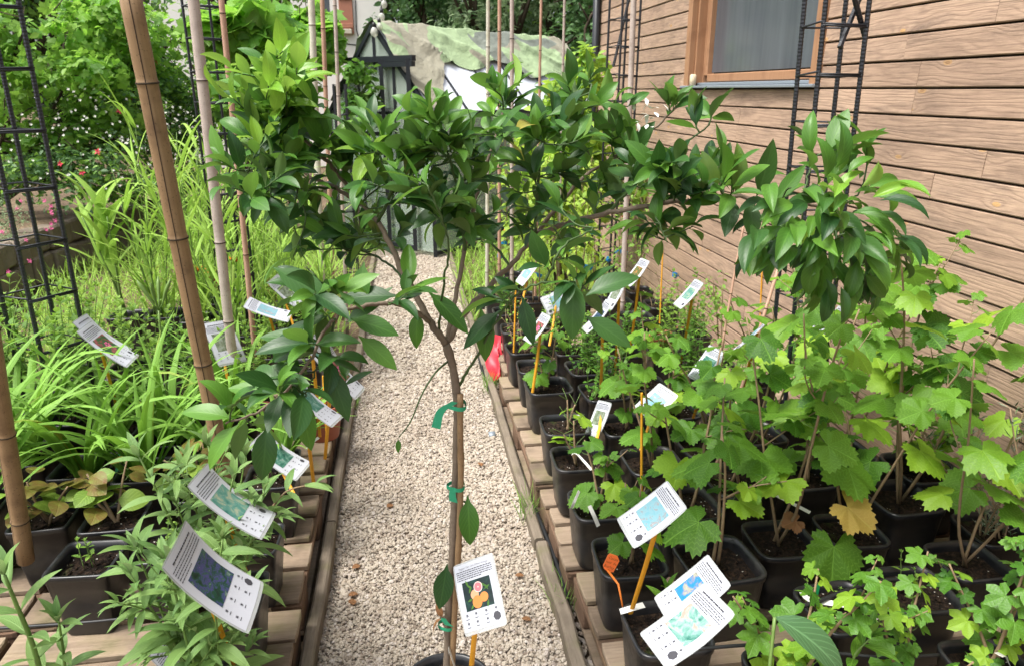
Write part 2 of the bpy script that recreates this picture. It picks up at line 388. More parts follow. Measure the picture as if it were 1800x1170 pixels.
def m_pot():
    m, nt, out = newmat('black_plastic_pot'); tc = N(nt, 'TexCoord'); o = tc.outputs['Object']; g = N(nt, 'NewGeometry')
    oi = N(nt, 'ObjectInfo'); vv = N(nt, 'VectorMath', operation='ADD'); L(nt, o, vv.inputs[0])
    cb = N(nt, 'CombineXYZ'); L(nt, math_(nt, 'MULTIPLY', oi.outputs['Random'], 30.), cb.inputs[0]); L(nt, cb.outputs[0], vv.inputs[1])
    q = vv.outputs[0]
    a = noise(nt, q, 26, 6, .65); b = noise(nt, q, 5, 3); sp = N(nt, 'SeparateXYZ'); L(nt, o, sp.inputs[0])
    c = mix(nt, a, (.008, .009, .011), (.020, .021, .024))
    d = math_(nt, 'MULTIPLY', math_(nt, 'SUBTRACT', math_(nt, 'ADD', math_(nt, 'MULTIPLY', a, .55), math_(nt, 'MULTIPLY', b, .5)), .50, True), 2.3, True)
    c = mix(nt, math_(nt, 'MULTIPLY', d, .75), c, (.065, .055, .048))
    scr = noise(nt, mapping(nt, q, (300, 300, 12)), 1., 2)
    c = mix(nt, math_(nt, 'MULTIPLY', math_(nt, 'GREATER_THAN', scr, .72), .25), c, (.12, .12, .12))
    princ(nt, out, c, math_(nt, 'ADD', .33, math_(nt, 'MULTIPLY', d, .4)), bump(nt, a, .12, .003), .5); return m
M['pot'] = m_pot()
def m_oldwood(name, dark, light, green=0.):
    """weathered board, grain along local X of the luv attribute or world"""
    m, nt, out = newmat(name); tc = N(nt, 'TexCoord'); g = N(nt, 'NewGeometry'); at = N(nt, 'Attribute', attribute_name='luv')
    cb = N(nt, 'CombineXYZ'); L(nt, math_(nt, 'MULTIPLY', g.outputs['Random Per Island'], 60.), cb.inputs[2])
    v = N(nt, 'VectorMath', operation='ADD'); L(nt, tc.outputs['Object'], v.inputs[0]); L(nt, cb.outputs[0], v.inputs[1])
    gx = mapping(nt, v.outputs[0], (6, 90, 90)) if 'deck' in name else mapping(nt, v.outputs[0], (90, 6, 90))
    gr = noise(nt, gx, 1., 5, .65, .6); st = noise(nt, v.outputs[0], 5., 4)
    c = mix(nt, gr, dark, light); c = mix(nt, math_(nt, 'MULTIPLY', g.outputs['Random Per Island'], .45), c, tuple(q*.5 for q in dark))
    c = mix(nt, math_(nt, 'MULTIPLY', math_(nt, 'SUBTRACT', st, .5, True), 3.2, True), c, (.045, .035, .025))
    if green: c = mix(nt, math_(nt, 'MULTIPLY', math_(nt, 'SUBTRACT', noise(nt, v.outputs[0], 8., 3), .5, True), green, True), c, (.13, .14, .04))
    princ(nt, out, c, .85, bump(nt, gr, .7, .004), .2); return m
M['deck'] = m_oldwood('pallet_deck_wood', (.17, .115, .075), (.43, .34, .25), 2.)
M['kerb'] = m_oldwood('kerb_wood', (.12, .095, .07), (.36, .30, .23), 1.6)
M['block'] = m_oldwood('pallet_block_wood', (.10, .06, .04), (.27, .17, .11), .8)
def m_cladding():
    m, nt, out = newmat('larch_cladding'); tc = N(nt, 'TexCoord'); g = N(nt, 'NewGeometry')
    rd = g.outputs['Random Per Island']
    cb = N(nt, 'CombineXYZ'); L(nt, math_(nt, 'MULTIPLY', rd, 91.), cb.inputs[1]); L(nt, math_(nt, 'MULTIPLY', rd, 37.), cb.inputs[0])
    v = N(nt, 'VectorMath', operation='ADD'); L(nt, tc.outputs['Object'], v.inputs[0]); L(nt, cb.outputs[0], v.inputs[1]); q = v.outputs[0]
    # knots: sparse voronoi cells, longer along the board
    kv = N(nt, 'TexVoronoi'); kv.inputs['Scale'].default_value = 1.; kv.inputs['Randomness'].default_value = .9
    L(nt, mapping(nt, q, (1, 4.2, 9.6)), kv.inputs['Vector']); kd = kv.outputs['Distance']
    ks = N(nt, 'SeparateColor'); L(nt, kv.outputs['Color'], ks.inputs[0]); has = math_(nt, 'GREATER_THAN', ks.outputs[0], .25)
    near = math_(nt, 'MULTIPLY', has, math_(nt, 'SUBTRACT', 1., math_(nt, 'MULTIPLY', kd, 2.2), True))
    warp = math_(nt, 'MULTIPLY', math_(nt, 'POWER', near, 2.), 2.2)
    n0 = noise(nt, mapping(nt, q, (1, 1.1, 9)), 1., 3, .5)
    sz = N(nt, 'SeparateXYZ'); L(nt, q, sz.inputs[0])
    ph = math_(nt, 'ADD', math_(nt, 'ADD', math_(nt, 'MULTIPLY', sz.outputs[2], 46.), math_(nt, 'MULTIPLY', n0, 9.)), warp)
    rings = math_(nt, 'POWER', math_(nt, 'ABSOLUTE', math_(nt, 'SINE', math_(nt, 'MULTIPLY', ph, 3.14159))), 5.)
    fine = noise(nt, mapping(nt, q, (20, 5, 260)), 1., 5, .7)
    pat = noise(nt, mapping(nt, q, (1, .9, 2.5)), 1.4, 4, .6)
    c = mix(nt, pat, (.56, .385, .27), (.39, .275, .20))
    c = mix(nt, math_(nt, 'MULTIPLY', rd, .55), c, (.68, .47, .33))
    grey = math_(nt, 'MULTIPLY', math_(nt, 'SUBTRACT', noise(nt, mapping(nt, q, (1, 1.6, 7)), 2.1, 5, .7), .48, True), 3., True)
    c = mix(nt, math_(nt, 'MULTIPLY', grey, .85), c, (.15, .112, .09))
    c = mix(nt, math_(nt, 'MULTIPLY', rings, .30), c, (.20, .13, .095))
    c = mix(nt, math_(nt, 'MULTIPLY', math_(nt, 'SUBTRACT', fine, .47, True), 3.0, True), c, (.13, .09, .072))
    c = mix(nt, math_(nt, 'MULTIPLY', math_(nt, 'SUBTRACT', .42, fine, True), 2.0, True), c, (.52, .41, .33))
    kn = math_(nt, 'MULTIPLY', has, math_(nt, 'LESS_THAN', kd, .10)); kn2 = math_(nt, 'MULTIPLY', has, math_(nt, 'LESS_THAN', kd, .055))
    c = mix(nt, math_(nt, 'MULTIPLY', kn, .75), c, (.58, .34, .13)); c = mix(nt, math_(nt, 'MULTIPLY', kn2, .5), c, (.25, .12, .05))
    c = mix(nt, math_(nt, 'MULTIPLY', rd, .5), c, (.16, .105, .075))
    # soot-like spotting
    spn = noise(nt, mapping(nt, q, (1, 30, 60)), 1., 4, .7)
    c = mix(nt, math_(nt, 'MULTIPLY', math_(nt, 'MULTIPLY', math_(nt, 'SUBTRACT', spn, .58, True), 5., True), math_(nt, 'MULTIPLY', grey, .8)), c, (.06, .045, .04))
    h = math_(nt, 'SUBTRACT', fine, math_(nt, 'MULTIPLY', rings, .6))
    princ(nt, out, c, .8, bump(nt, h, .35, .003), .2); return m
M['cladding'] = m_cladding()
def m_joinery():
    m, nt, out = newmat('oiled_window_wood'); tc = N(nt, 'TexCoord'); o = tc.outputs['Object']
    gr = noise(nt, mapping(nt, o, (70, 70, 5)), 1., 5, .6, .5); st = noise(nt, o, 7, 4)
    c = mix(nt, gr, (.27, .135, .068), (.40, .225, .125)); c = mix(nt, math_(nt, 'MULTIPLY', math_(nt, 'SUBTRACT', st, .5, True), 2., True), c, (.16, .07, .035))
    princ(nt, out, c, .55, bump(nt, gr, .3, .002), .35); return m
M['joinery'] = m_joinery()
def m_bamboo(name, a, b, node):
    m, nt, out = newmat(name); at = N(nt, 'Attribute', attribute_name='luv'); tc = N(nt, 'TexCoord'); o = tc.outputs['Object']
    st = noise(nt, mapping(nt, at.outputs['Vector'], (14, 1.2, 1)), 2., 4, .6); bl = noise(nt, o, 14, 5, .65)
    c = mix(nt, st, a, b); c = mix(nt, math_(nt, 'MULTIPLY', math_(nt, 'SUBTRACT', bl, .47, True), 2.6, True), c, node)
    spk = noise(nt, o, 160, 2); c = mix(nt, math_(nt, 'MULTIPLY', math_(nt, 'GREATER_THAN', spk, .66), .5), c, tuple(q*.4 for q in node))
    princ(nt, out, c, .5, bump(nt, st, .2, .002), .35); return m
M['bamboo'] = m_bamboo('bamboo_tan', (.21, .13, .065), (.34, .225, .12), (.13, .075, .04))
M['bamboo_grey'] = m_bamboo('bamboo_grey', (.36, .29, .25), (.50, .43, .38), (.24, .18, .15))
M['bamboo_red'] = m_bamboo('bamboo_reddish', (.38, .22, .15), (.50, .32, .23), (.25, .13, .08))
M['bamboo_pale'] = m_bamboo('bamboo_pale', (.45, .42, .34), (.58, .55, .46), (.30, .30, .15))
M['bamboo_line'] = simple('bamboo_crack', (.035, .02, .012), .8, .2, 30, 0)
def m_camo():
    m, nt, out = newmat('camouflage_cloth'); tc = N(nt, 'TexCoord'); o = tc.outputs['Object']
    a = noise(nt, mapping(nt, o, (1, 1, 1)), 1.25, 2, .45, .8); b = noise(nt, mapping(nt, o, (1, 1, 1), (7, 3, 1)), 1.1, 2, .45, .8)
    c = mix(nt, math_(nt, 'GREATER_THAN', a, .50), (.30, .40, .22), (.29, .27, .205))
    c = mix(nt, math_(nt, 'GREATER_THAN', b, .62), c, (.17, .19, .165))
    w = noise(nt, o, 60, 3)
    princ(nt, out, mix(nt, math_(nt, 'MULTIPLY', w, .25), c, (.25, .27, .2)), .7, bump(nt, noise(nt, o, 9, 5, .6), .5, .05), .3); return m
M['camo'] = m_camo()
def m_glass(name, tint, rough=.05, alpha=.3, white=None):
    m, nt, out = newmat(name); tr = N(nt, 'BsdfTransparent'); tr.inputs[0].default_value = (*tint, 1)
    p = princ(nt, None, white or tint, rough, None, .6); ms = N(nt, 'MixShader'); ms.inputs[0].default_value = alpha
    L(nt, tr.outputs[0], ms.inputs[1]); L(nt, p.outputs[0], ms.inputs[2]); L(nt, ms.outputs[0], out.inputs[0]); return m
M['glass'] = m_glass('greenhouse_glass', (.82, .90, .84), .06, .22)
M['poly'] = m_glass('white_roof_panel', (.9, .93, .98), .25, .8, (.74, .78, .84))
M['laminate'] = m_glass('clear_laminate', (.85, .87, .88), .2, .45, (.60, .62, .62))
M['bulb'] = m_glass('clear_bulb_glass', (.95, .95, .9), .03, .45, (.8, .8, .72))
def m_window():
    m, nt, out = newmat('dark_window_glass'); tc = N(nt, 'TexCoord'); a = noise(nt, mapping(nt, tc.outputs['Object'], (1, 9, .7)), 1.1, 4, .6)
    c = mix(nt, a, (.04, .048, .06), (.13, .145, .165))  # paler upright bands in the glass colour imitate reflections
    princ(nt, out, c, math_(nt, 'MULTIPLY', a, .35), None, .6); return m
M['window'] = m_window()
M['curtain'] = simple('grey_curtain', (.11, .125, .15), .7, .2, 8, .1)
M['plaster'] = simple('white_plaster', (.84, .80, .76), .85, .06, 6, .15)
M['shutter'] = simple('terracotta_shutter_paint', (.40, .17, .11), .65, .12, 12, .15)
M['stone_sill'] = simple('pale_stone_sill', (.55, .50, .40), .8, .15, 10, .2)
M['roofing'] = simple('roof_tiles', (.28, .13, .085), .8, .3, 9, .4)
def m_stonewall():
    m, nt, out = newmat('rough_stone'); tc = N(nt, 'TexCoord'); o = tc.outputs['Object']; g = N(nt, 'NewGeometry')
    a = noise(nt, o, 9, 7, .65); c = mix(nt, a, (.09, .065, .045), (.30, .235, .175)); c = mix(nt, math_(nt, 'MULTIPLY', g.outputs['Random Per Island'], .5), c, (.21, .185, .16))
    princ(nt, out, c, .9, bump(nt, a, .8, .03), .2); return m
M['stone'] = m_stonewall()
def m_paper():
    m, nt, out = newmat('printed_paper'); princ(nt, out, (.47, .49, .54), .42, None, .5); return m
M['paper'] = m_paper()
def m_photo(name, stops, sc, dist=1., vor=False):
    m, nt, out = newmat(name); at = N(nt, 'Attribute', attribute_name='luv'); v = at.outputs['Vector']
    a = noise(nt, v, sc*.9, 7, .62, dist*.6)
    if vor:
        w = N(nt, 'TexVoronoi'); w.inputs['Scale'].default_value = sc*1.4; L(nt, v, w.inputs['Vector'])
        a = math_(nt, 'ADD', math_(nt, 'MULTIPLY', a, .6), math_(nt, 'MULTIPLY', w.outputs['Distance'], .5))
    princ(nt, out, ramp(nt, a, [(p, tuple(q*.55 for q in c)) for p, c in stops]), .45, None, .3); return m
PH = {
 'citrus': m_photo('printed_photo_dark_leaves', [(.3, (.008, .016, .022)), (.5, (.012, .035, .035)), (.62, (.02, .09, .07)), (.7, (.02, .04, .10))], 4),
 'purple': m_photo('printed_photo_purple_meadow', [(.34, (.01, .045, .03)), (.46, (.02, .10, .06)), (.53, (.10, .09, .32)), (.60, (.03, .13, .08)), (.72, (.32, .42, .38))], 7),
 'teal': m_photo('printed_photo_pale_leaves', [(.3, (.05, .25, .20)), (.5, (.18, .45, .38)), (.6, (.50, .58, .40)), (.72, (.7, .72, .6))], 6),
 'red': m_photo('printed_photo_red_flower', [(.35, (.02, .09, .02)), (.5, (.05, .16, .04)), (.56, (.45, .08, .10)), (.7, (.6, .25, .25))], 4),
 'blue': m_photo('printed_photo_blue_sky', [(.40, (.01, .30, .70)), (.52, (.05, .33, .72)), (.56, (.30, .32, .45)), (.62, (.55, .56, .42)), (.7, (.12, .12, .2))], 4),
 'berry': m_photo('printed_photo_pale_berries', [(.34, (.03, .22, .16)), (.47, (.25, .52, .45)), (.55, (.50, .66, .60)), (.62, (.60, .40, .33)), (.72, (.78, .60, .48))], 4, 1.4, False),
 'cyan': m_photo('printed_photo_pale_sky', [(.4, (.25, .58, .68)), (.52, (.35, .62, .70)), (.58, (.40, .38, .40)), (.68, (.7, .7, .68))], 6),
 'grey': m_photo('printed_photo_grey_foliage', [(.35, (.12, .17, .09)), (.5, (.27, .33, .22)), (.62, (.45, .50, .42)), (.7, (.25, .42, .42))], 8),
 'green': m_photo('printed_photo_green_leaves', [(.35, (.02, .12, .09)), (.5, (.08, .28, .20)), (.62, (.3, .5, .42)), (.7, (.5, .35, .35))], 8),
 'orange': m_photo('printed_photo_orange_berries', [(.38, (.06, .12, .03)), (.52, (.20, .20, .06)), (.6, (.6, .25, .06)), (.7, (.7, .5, .3))], 7)}
M['fruit'] = simple('printed_orange_fruit', (.60, .20, .045), .4, .12, 40, 0)
M['fruit_peach'] = simple('printed_peach_fruit', (.62, .31, .17), .4, .12, 40, 0)
M['fruit_pink'] = simple('printed_pink_flesh', (.5, .15, .17), .4, .12, 60, 0)
M['fruit_rind'] = simple('printed_pale_rind', (.78, .58, .52), .4, .1, 40, 0)

# ================================================================== SETTING
def sheet(name, x0, x1, y0, y1, z, mat, n=1, amp=0.):
    mb = MB(); xs = np.linspace(x0, x1, n+1); ys = np.linspace(y0, y1, n+1)
    V = np.array([[x, y, z + (amp*rng.normal() if amp else 0)] for y in ys for x in xs]); k = n+1
    mb.add(V, [[[j*k+i, j*k+i+1, (j+1)*k+i+1, (j+1)*k+i] for j in range(n) for i in range(n)]])
    o = mb.build(name, mat); tag(o, kind='structure'); return o
sheet('ground', -60, 60, -20, 90, -.03, M['earth'])
sheet('gravel_path', -.335, .445, -.5, 8.2, -.012, M['gravel_bed'])
sheet('lawn', -1.6, 1.4, 8.2, 9.6, -.008, M['lawn'])
# gravel: crushed stones, dense near the camera
ph_ = (1+5**.5)/2
ICO = np.array([[-1,ph_,0],[1,ph_,0],[-1,-ph_,0],[1,-ph_,0],[0,-1,ph_],[0,1,ph_],[0,-1,-ph_],[0,1,-ph_],[ph_,0,-1],[ph_,0,1],[-ph_,0,-1],[-ph_,0,1]])/1.9
ICF = np.array([[0,11,5],[0,5,1],[0,1,7],[0,7,10],[0,10,11],[1,5,9],[5,11,4],[11,10,2],[10,7,6],[7,1,8],[3,9,4],[3,4,2],[3,2,6],[3,6,8],[3,8,9],[4,9,5],[2,4,11],[6,2,10],[8,6,7],[9,8,1]])
def pebbles(mb, xyz, size, flat=.62):
    n = len(xyz); sc = size[:, None]*np.stack([rng.uniform(.75, 1.3, n), rng.uniform(.6, 1.0, n), rng.uniform(flat*.7, flat*1.2, n)], 1)
    V = ICO[None]*rng.uniform(.72, 1.25, (n, 12, 1))*sc[:, None, :]
    a = rng.uniform(0, 6.28, n); t = rng.uniform(-.6, .6, n); c, s = np.cos(a)[:, None], np.sin(a)[:, None]; ct, st = np.cos(t)[:, None], np.sin(t)[:, None]
    x, y, z = V[..., 0], V[..., 1], V[..., 2]; x, z = x*ct - z*st, x*st + z*ct; x, y = x*c - y*s, x*s + y*c
    V = np.stack([x, y, z], -1) + xyz[:, None, :]
    mb.add(V.reshape(-1, 3), [(ICF[None] + (np.arange(n)*12)[:, None, None]).reshape(-1, 3)])
mb = MB()
for y0, y1, n, s in ((1.0, 2.4, 30000, .0058), (2.4, 4.0, 25000, .0066), (4.0, 8.2, 24000, .010)):
    xyz = np.stack([rng.uniform(-.335, .443, n), rng.uniform(y0, y1, n), rng.uniform(-.010, .002, n)], 1)
    pebbles(mb, xyz, s*rng.lognormal(0, .28, n))
n = 1500; pebbles(mb, np.stack([rng.uniform(.44, .52, n), rng.uniform(1.2, 5, n), rng.uniform(-.02, .0, n)], 1), .009*rng.lognormal(0, .3, n))
o = mb.build('gravel', M['gravel'], smooth=False); tag(o, 'crushed beige and pinkish gravel covering the path', None, kind='stuff')

# kerb boards: four long pieces each side with slight misalignments
def kerb_board(x, y0, y1, w, h, dx, label):
    mb = MB(); n = 10; V = []
    for i in range(n+1):
        y = y0 + (y1-y0)*i/n; wx = x + dx*i/n + rnd.uniform(-.004, .004); hh = h + rnd.uniform(-.006, .006)
        for px, pz in ((-w/2, -.05), (-w/2, hh-.008), (-w/2+.008, hh), (w/2-.008, hh), (w/2, hh-.008), (w/2, -.05)): V.append((wx+px, y, pz))
    f = [[i*6+k, (i+1)*6+k, (i+1)*6+k+1, i*6+k+1] for i in range(n) for k in range(5)]
    mb.add(V, [f, [[5, 4, 3, 2, 1, 0], [n*6+k for k in range(6)]]])
    o = mb.build('kerb_board', M['kerb'], loc=(x, y0, 0), smooth=False); tag(o, label, 'kerb board', 'wooden boards edging the gravel path')
kerb_board(-.360, 1.0, 2.62, .042, .062, .012, 'weathered wooden kerb board left of the gravel, nearest the camera')
kerb_board(-.352, 2.64, 4.6, .042, .055, .01, 'wooden kerb board left of the gravel, beside the terracotta pot')
kerb_board(-.345, 4.62, 7.9, .045, .05, .0, 'far wooden kerb board left of the gravel path')
kerb_board(.468, 1.0, 2.36, .046, .06, -.006, 'weathered wooden kerb board right of the gravel, nearest the camera')
kerb_board(.462, 2.38, 4.3, .04, .055, .004, 'wooden kerb board right of the gravel, below the pallet block')
kerb_board(.465, 4.32, 7.9, .042, .05, .0, 'far wooden kerb board right of the gravel path')

# pallets
def pallet(x0, x1, y0, y1, label, top=.148, nsl=7, seed=0):
    rr = random.Random(seed); t = empty('pallet', ((x0+x1)/2, (y0+y1)/2, 0), label, 'pallet', 'wooden pallets under the pots')
    o = np.array([(x0+x1)/2, (y0+y1)/2, 0]); w = x1-x0; d = (y1-y0)
    mb = MB(); p = d/nsl
    for i in range(nsl):
        ww = p*(.80 if i not in (0, nsl-1) else .9); yc = y0 + p*(i+.5)
        bbox(mb, (rr.uniform(-.012, .012), yc-o[1], top-.011+rr.uniform(-.002, .002)), (w, ww, .022), .004, 0, rotM('Z', rr.uniform(-.008, .008)))
    mb.build('deck_board', M['deck'], t, smooth=False)
    mb = MB()
    for xx in (-w/2+.05, 0, w/2-.05): mb = MB(); bbox(mb, (xx, 0, top-.035), (.095, d-.004, .022), .003); mb.build('stringer', M['block'], t, smooth=False)
    mb = MB()
    for xx in (-w/2+.05, 0, w/2-.05):
        for yy in (-d/2+.075, 0, d/2-.075): mb = MB(); bbox(mb, (xx, yy, top-.086), (.093, .14, .078), .004); mb.build('block', M['block'], t, smooth=False)
    mb = MB()
    for xx in (-w/2+.05, 0, w/2-.05): mb = MB(); bbox(mb, (xx, 0, top-.137), (.09, d-.01, .020), .003); mb.build('bottom_board', M['deck'], t, smooth=False)
    return t
pallet(-1.22, -.388, .98, 2.0, 'pallet nearest the camera in the left bed', seed=1)
pallet(-2.04, -1.235, 1.05, 2.0, 'pallet behind the corner pot with the cut bamboo pole', seed=2)
pallet(-1.22, -.385, 2.03, 3.2, 'pallet under the arching daylilies beside the left kerb', seed=3)
pallet(-2.04, -1.235, 2.03, 3.2, 'pallet under the second column of left pots', seed=4)
pallet(-1.22, -.385, 3.23, 4.4, 'pallet under the terracotta pot row in the left bed', seed=5)
pallet(.512, 1.31, .9, 2.05, 'pallet nearest the camera in the right bed', seed=6)
pallet(1.325, 1.98, .9, 2.05, 'pallet by the house wall nearest the camera', seed=7)
pallet(.50, 1.30, 2.08, 2.62, 'short stepped pallet under the first pots of the right edge', top=.135, nsl=4, seed=8)
pallet(.49, 1.30, 2.65, 3.85, 'pallet with a stamped end block right of the path', seed=9)
pallet(1.325, 1.98, 2.08, 3.85, 'pallet by the house wall under the yellowish currants', seed=10, nsl=9)
pallet(.53, 1.90, 3.9, 5.2, 'far right pallet beyond the red plastic sheet', seed=11)

# ------------------------------------------------------------------ wooden house, right
WX = 2.05; WY0, WY1 = -1.5, 7.72; WIN = (3.56, 5.18, 1.735, 2.75)
hs = empty('wooden_house', (WX, WY1, 0), 'house with weathered horizontal larch cladding right of the pots', 'house')
ho = np.array([WX, WY1, 0])
mb = MB(); bd = .1035; rr = random.Random(5); z = .056; row = 0
while z < 3.3:
    cuts = [WY0]
    y = WY0 + rr.uniform(.8, 2.6)
    while y < WY1-.5: cuts.append(y); y += rr.uniform(1.6, 3.0)
    if abs(z+.05-1.63) < .055: cuts = [WY0, .9, 2.78, 5.4]
    cuts.append(WY1); segs = []
    for a, b in zip(cuts[:-1], cuts[1:]):
        if z+bd > WIN[2]-.01 and z < WIN[3]:
            if b <= WIN[0]-.075 or a >= WIN[1]+.075: segs.append((a, b))
            else:
                if a < WIN[0]-.075: segs.append((a, WIN[0]-.075))
                if b > WIN[1]+.075: segs.append((WIN[1]+.075, b))
        elif z < WIN[2]-.012 < z+bd:
            e = [a] + [q for q in (WIN[0]-.09, WIN[1]+.09) if a < q < b] + [b]; segs += list(zip(e[:-1], e[1:]))
        else: segs.append((a, b))
    for a, b in segs:
        # bevelled board: bottom edge proud, top tucked behind the next
        h = bd-.0075; zt = min(z+h, WIN[2]-.012) if (z < WIN[2]-.012 < z+h and b > WIN[0]-.05 and a < WIN[1]+.05) else z+h
        j = rr.uniform(-.0015, .0015); x0 = WX-.022+j; n = 8
        prof = [(WX+.002, z), (x0+.002, z), (x0-.001, z+.004), (x0+.003, zt-.003), (x0+.006, zt), (WX+.002, zt)]
        V = []
        for q in range(n+1):
            yy = a+.001+(b-a-.002)*q/n; wz = .0008*math.sin(yy*3+row)
            V += [(px+wz, yy, pz+wz) for px, pz in prof]
        f = [[q*6+k, q*6+k+1, (q+1)*6+k+1, (q+1)*6+k] for q in range(n) for k in range(5)]
        mb.add(np.array(V)-ho, [f, [[0, 1, 2, 3, 4, 5][::-1], [n*6+k for k in range(6)]]])
    z += bd; row += 1
mb.build('cladding', M['cladding'], hs, smooth=False)
mb = MB()  # dark backing wall behind the boards, with the window opening left free
for (a, b, c, d) in ((WY0, WIN[0], 0, 3.35), (WIN[1], WY1, 0, 3.35), (WIN[0], WIN[1], 0, WIN[2]-.02), (WIN[0], WIN[1], WIN[3]+.02, 3.35)):
    box(mb, np.array([WX+.063, (a+b)/2, (c+d)/2])-ho, (.12, b-a, d-c))
box(mb, np.array([WX+2.0, WY1-.05, 1.67])-ho, (3.74, .1, 3.3))
mb.build('wall', M['bark_dark'], hs, smooth=False)
mb = MB()
V = np.array([[WX-.35, WY0-.2, 3.3], [WX-.35, WY1+.3, 3.3], [WX+2.4, WY1+.3, 4.6], [WX+2.4, WY0-.2, 4.6]])-ho
mb.add(np.vstack([V, V+[0, 0, .12]]), [[[3, 2, 1, 0], [4, 5, 6, 7], [0, 1, 5, 4], [1, 2, 6, 5], [2, 3, 7, 6], [3, 0, 4, 7]]])
mb.build('roof', M['roofing'], hs, smooth=False)
y0, y1, z0, z1 = WIN; wo = np.array([WX, (y0+y1)/2, z0])-ho
for yy, ys in ((y0-.036, (y0+.013, y0+.033)), (y1+.036, (y1-.013, y1-.033))):
    mb = MB(); bbox(mb, np.array([WX-.016, yy, (z0+z1)/2])-ho, (.045, .075, z1-z0+.02), .003)
    bbox(mb, np.array([WX+.055, ys[0], (z0+z1)/2+.01])-ho, (.10, .026, z1-z0), .002)
    bbox(mb, np.array([WX+.085, ys[1], (z0+z1)/2+.01])-ho, (.05, .014, z1-z0), .002)
    mb.build('window_casing', M['joinery'], hs, smooth=False)
mb = MB()
for yy in (y0+.068, y1-.068): bbox(mb, np.array([WX+.088, yy, (z0+z1)/2+.03])-ho, (.055, .052, z1-z0-.06), .005)
bbox(mb, np.array([WX+.088, (y0+y1)/2, z0+.045])-ho, (.05, y1-y0-.19, .052), .005)
mb.build('window_frame', M['joinery'], hs, smooth=False)
mb = MB(); box(mb, np.array([WX+.098, (y0+y1)/2, (z0+z1)/2+.05])-ho, (.006, y1-y0-.2, z1-z0-.06))
pane = mb.build('window_pane', M['window'], hs, smooth=False)
mb = MB()
bbox(mb, np.array([WX-.012, (y0+y1)/2, z0-.013])-ho, (.10, y1-y0+.16, .016), .003)
bbox(mb, np.array([WX+.058, (y0+y1)/2, z0+.006])-ho, (.07, y1-y0-.052, .018), .003)
mb.build('window_sill', M['lead'], hs, smooth=False)
mb = MB(); p = np.array([WX-.028, y1-.01, z0+.035]); bbox(mb, (0, 0, 0), (.035, .045, .075), .006)
o = mb.build('wood_offcut', M['cream'], loc=None); o.location = p+np.array([.01, -.04, -.002]); tag(o, 'small cream wooden block standing on the grey window sill', 'wood block')
# black downpipe at the far corner
mb = MB(); tube(mb, [(0, 0, 0), (0, 0, 1.5), (0, 0, 3.2)], .04, 12)
o = mb.build('downpipe', M['frame_black']); o.location = (WX-.065, WY1-.05, 0); tag(o, 'black metal downpipe at the far corner of the wooden house', 'downpipe')

# ------------------------------------------------------------------ white house far behind
hY = 18.
fh = empty('plaster_house', (-3., hY, 0), 'white plastered house with terracotta shutter behind the greenhouse', 'house')
fo = np.array([-3., hY, 0]); xa = -6.5; xb = P(672, 60, Y=hY)[0]
wx0, wx1 = P(548, 30, Y=hY)[0], P(581, 30, Y=hY)[0]; wz0 = P(570, 50, Y=hY)[2]
mb = MB()
for (a, b, c, d) in ((xa, wx0, 0, 6), (wx1, xb, 0, 6), (wx0, wx1, 0, wz0), (wx0, wx1, wz0+1.5, 6)): box(mb, np.array([(a+b)/2, hY+.15, (c+d)/2])-fo, (b-a, .3, d-c))
box(mb, np.array([xb-.15, hY+3.3, 3])-fo, (.3, 6, 6))
mb.build('wall', M['plaster'], fh, smooth=False)
mb = MB()
V = np.array([[xa-.3, hY-.5, 5.7], [xb+.4, hY-.5, 5.7], [xb+.4, hY+3.5, 7.8], [xa-.3, hY+3.5, 7.8]])-fo
mb.add(np.vstack([V, V+[0, 0, .2]]), [[[0, 1, 2, 3], [7, 6, 5, 4], [0, 4, 5, 1], [1, 5, 6, 2], [2, 6, 7, 3], [3, 7, 4, 0]]])
mb.build('roof', M['roofing'], fh, smooth=False)
mb = MB(); box(mb, np.array([(wx0+wx1)/2, hY+.2, wz0+.75])-fo, (wx1-wx0, .03, 1.5)); mb.build('window', M['window'], fh, smooth=False)
mb = MB(); bbox(mb, np.array([(wx0+wx1)/2+.18, hY-.06, wz0-.07])-fo, (wx1-wx0+.55, .2, .1), .01); mb.build('window_sill', M['stone_sill'], fh, smooth=False)
sx0, sx1 = P(597, 30, Y=hY)[0], P(621, 30, Y=hY)[0]; sz = P(610, 61, Y=hY)[2]
mb = MB(); bbox(mb, np.array([(sx0+sx1)/2, hY-.035, sz+.8])-fo, (sx1-sx0, .05, 1.6), .01)
for zz in (.18, .75, 1.4): bbox(mb, np.array([(sx0+sx1)/2, hY-.07, sz+zz])-fo, (sx1-sx0-.02, .03, .09), .006)
mb.build('shutter', M['shutter'], fh, smooth=False)
mb = MB(); tube(mb, np.array([(xb-.55, hY-.01, 3.6), (xb-.57, hY-.012, 3.0), (xb-.5, hY-.01, 2.7)])-fo, .012, 5); tube(mb, np.array([(xb-1.1, hY-.01, 2.72), (xb-.5, hY-.012, 2.66), (xb-.05, hY-.01, 2.62)])-fo, .012, 5)
mb.build('wall_cable', M['wire'], fh)

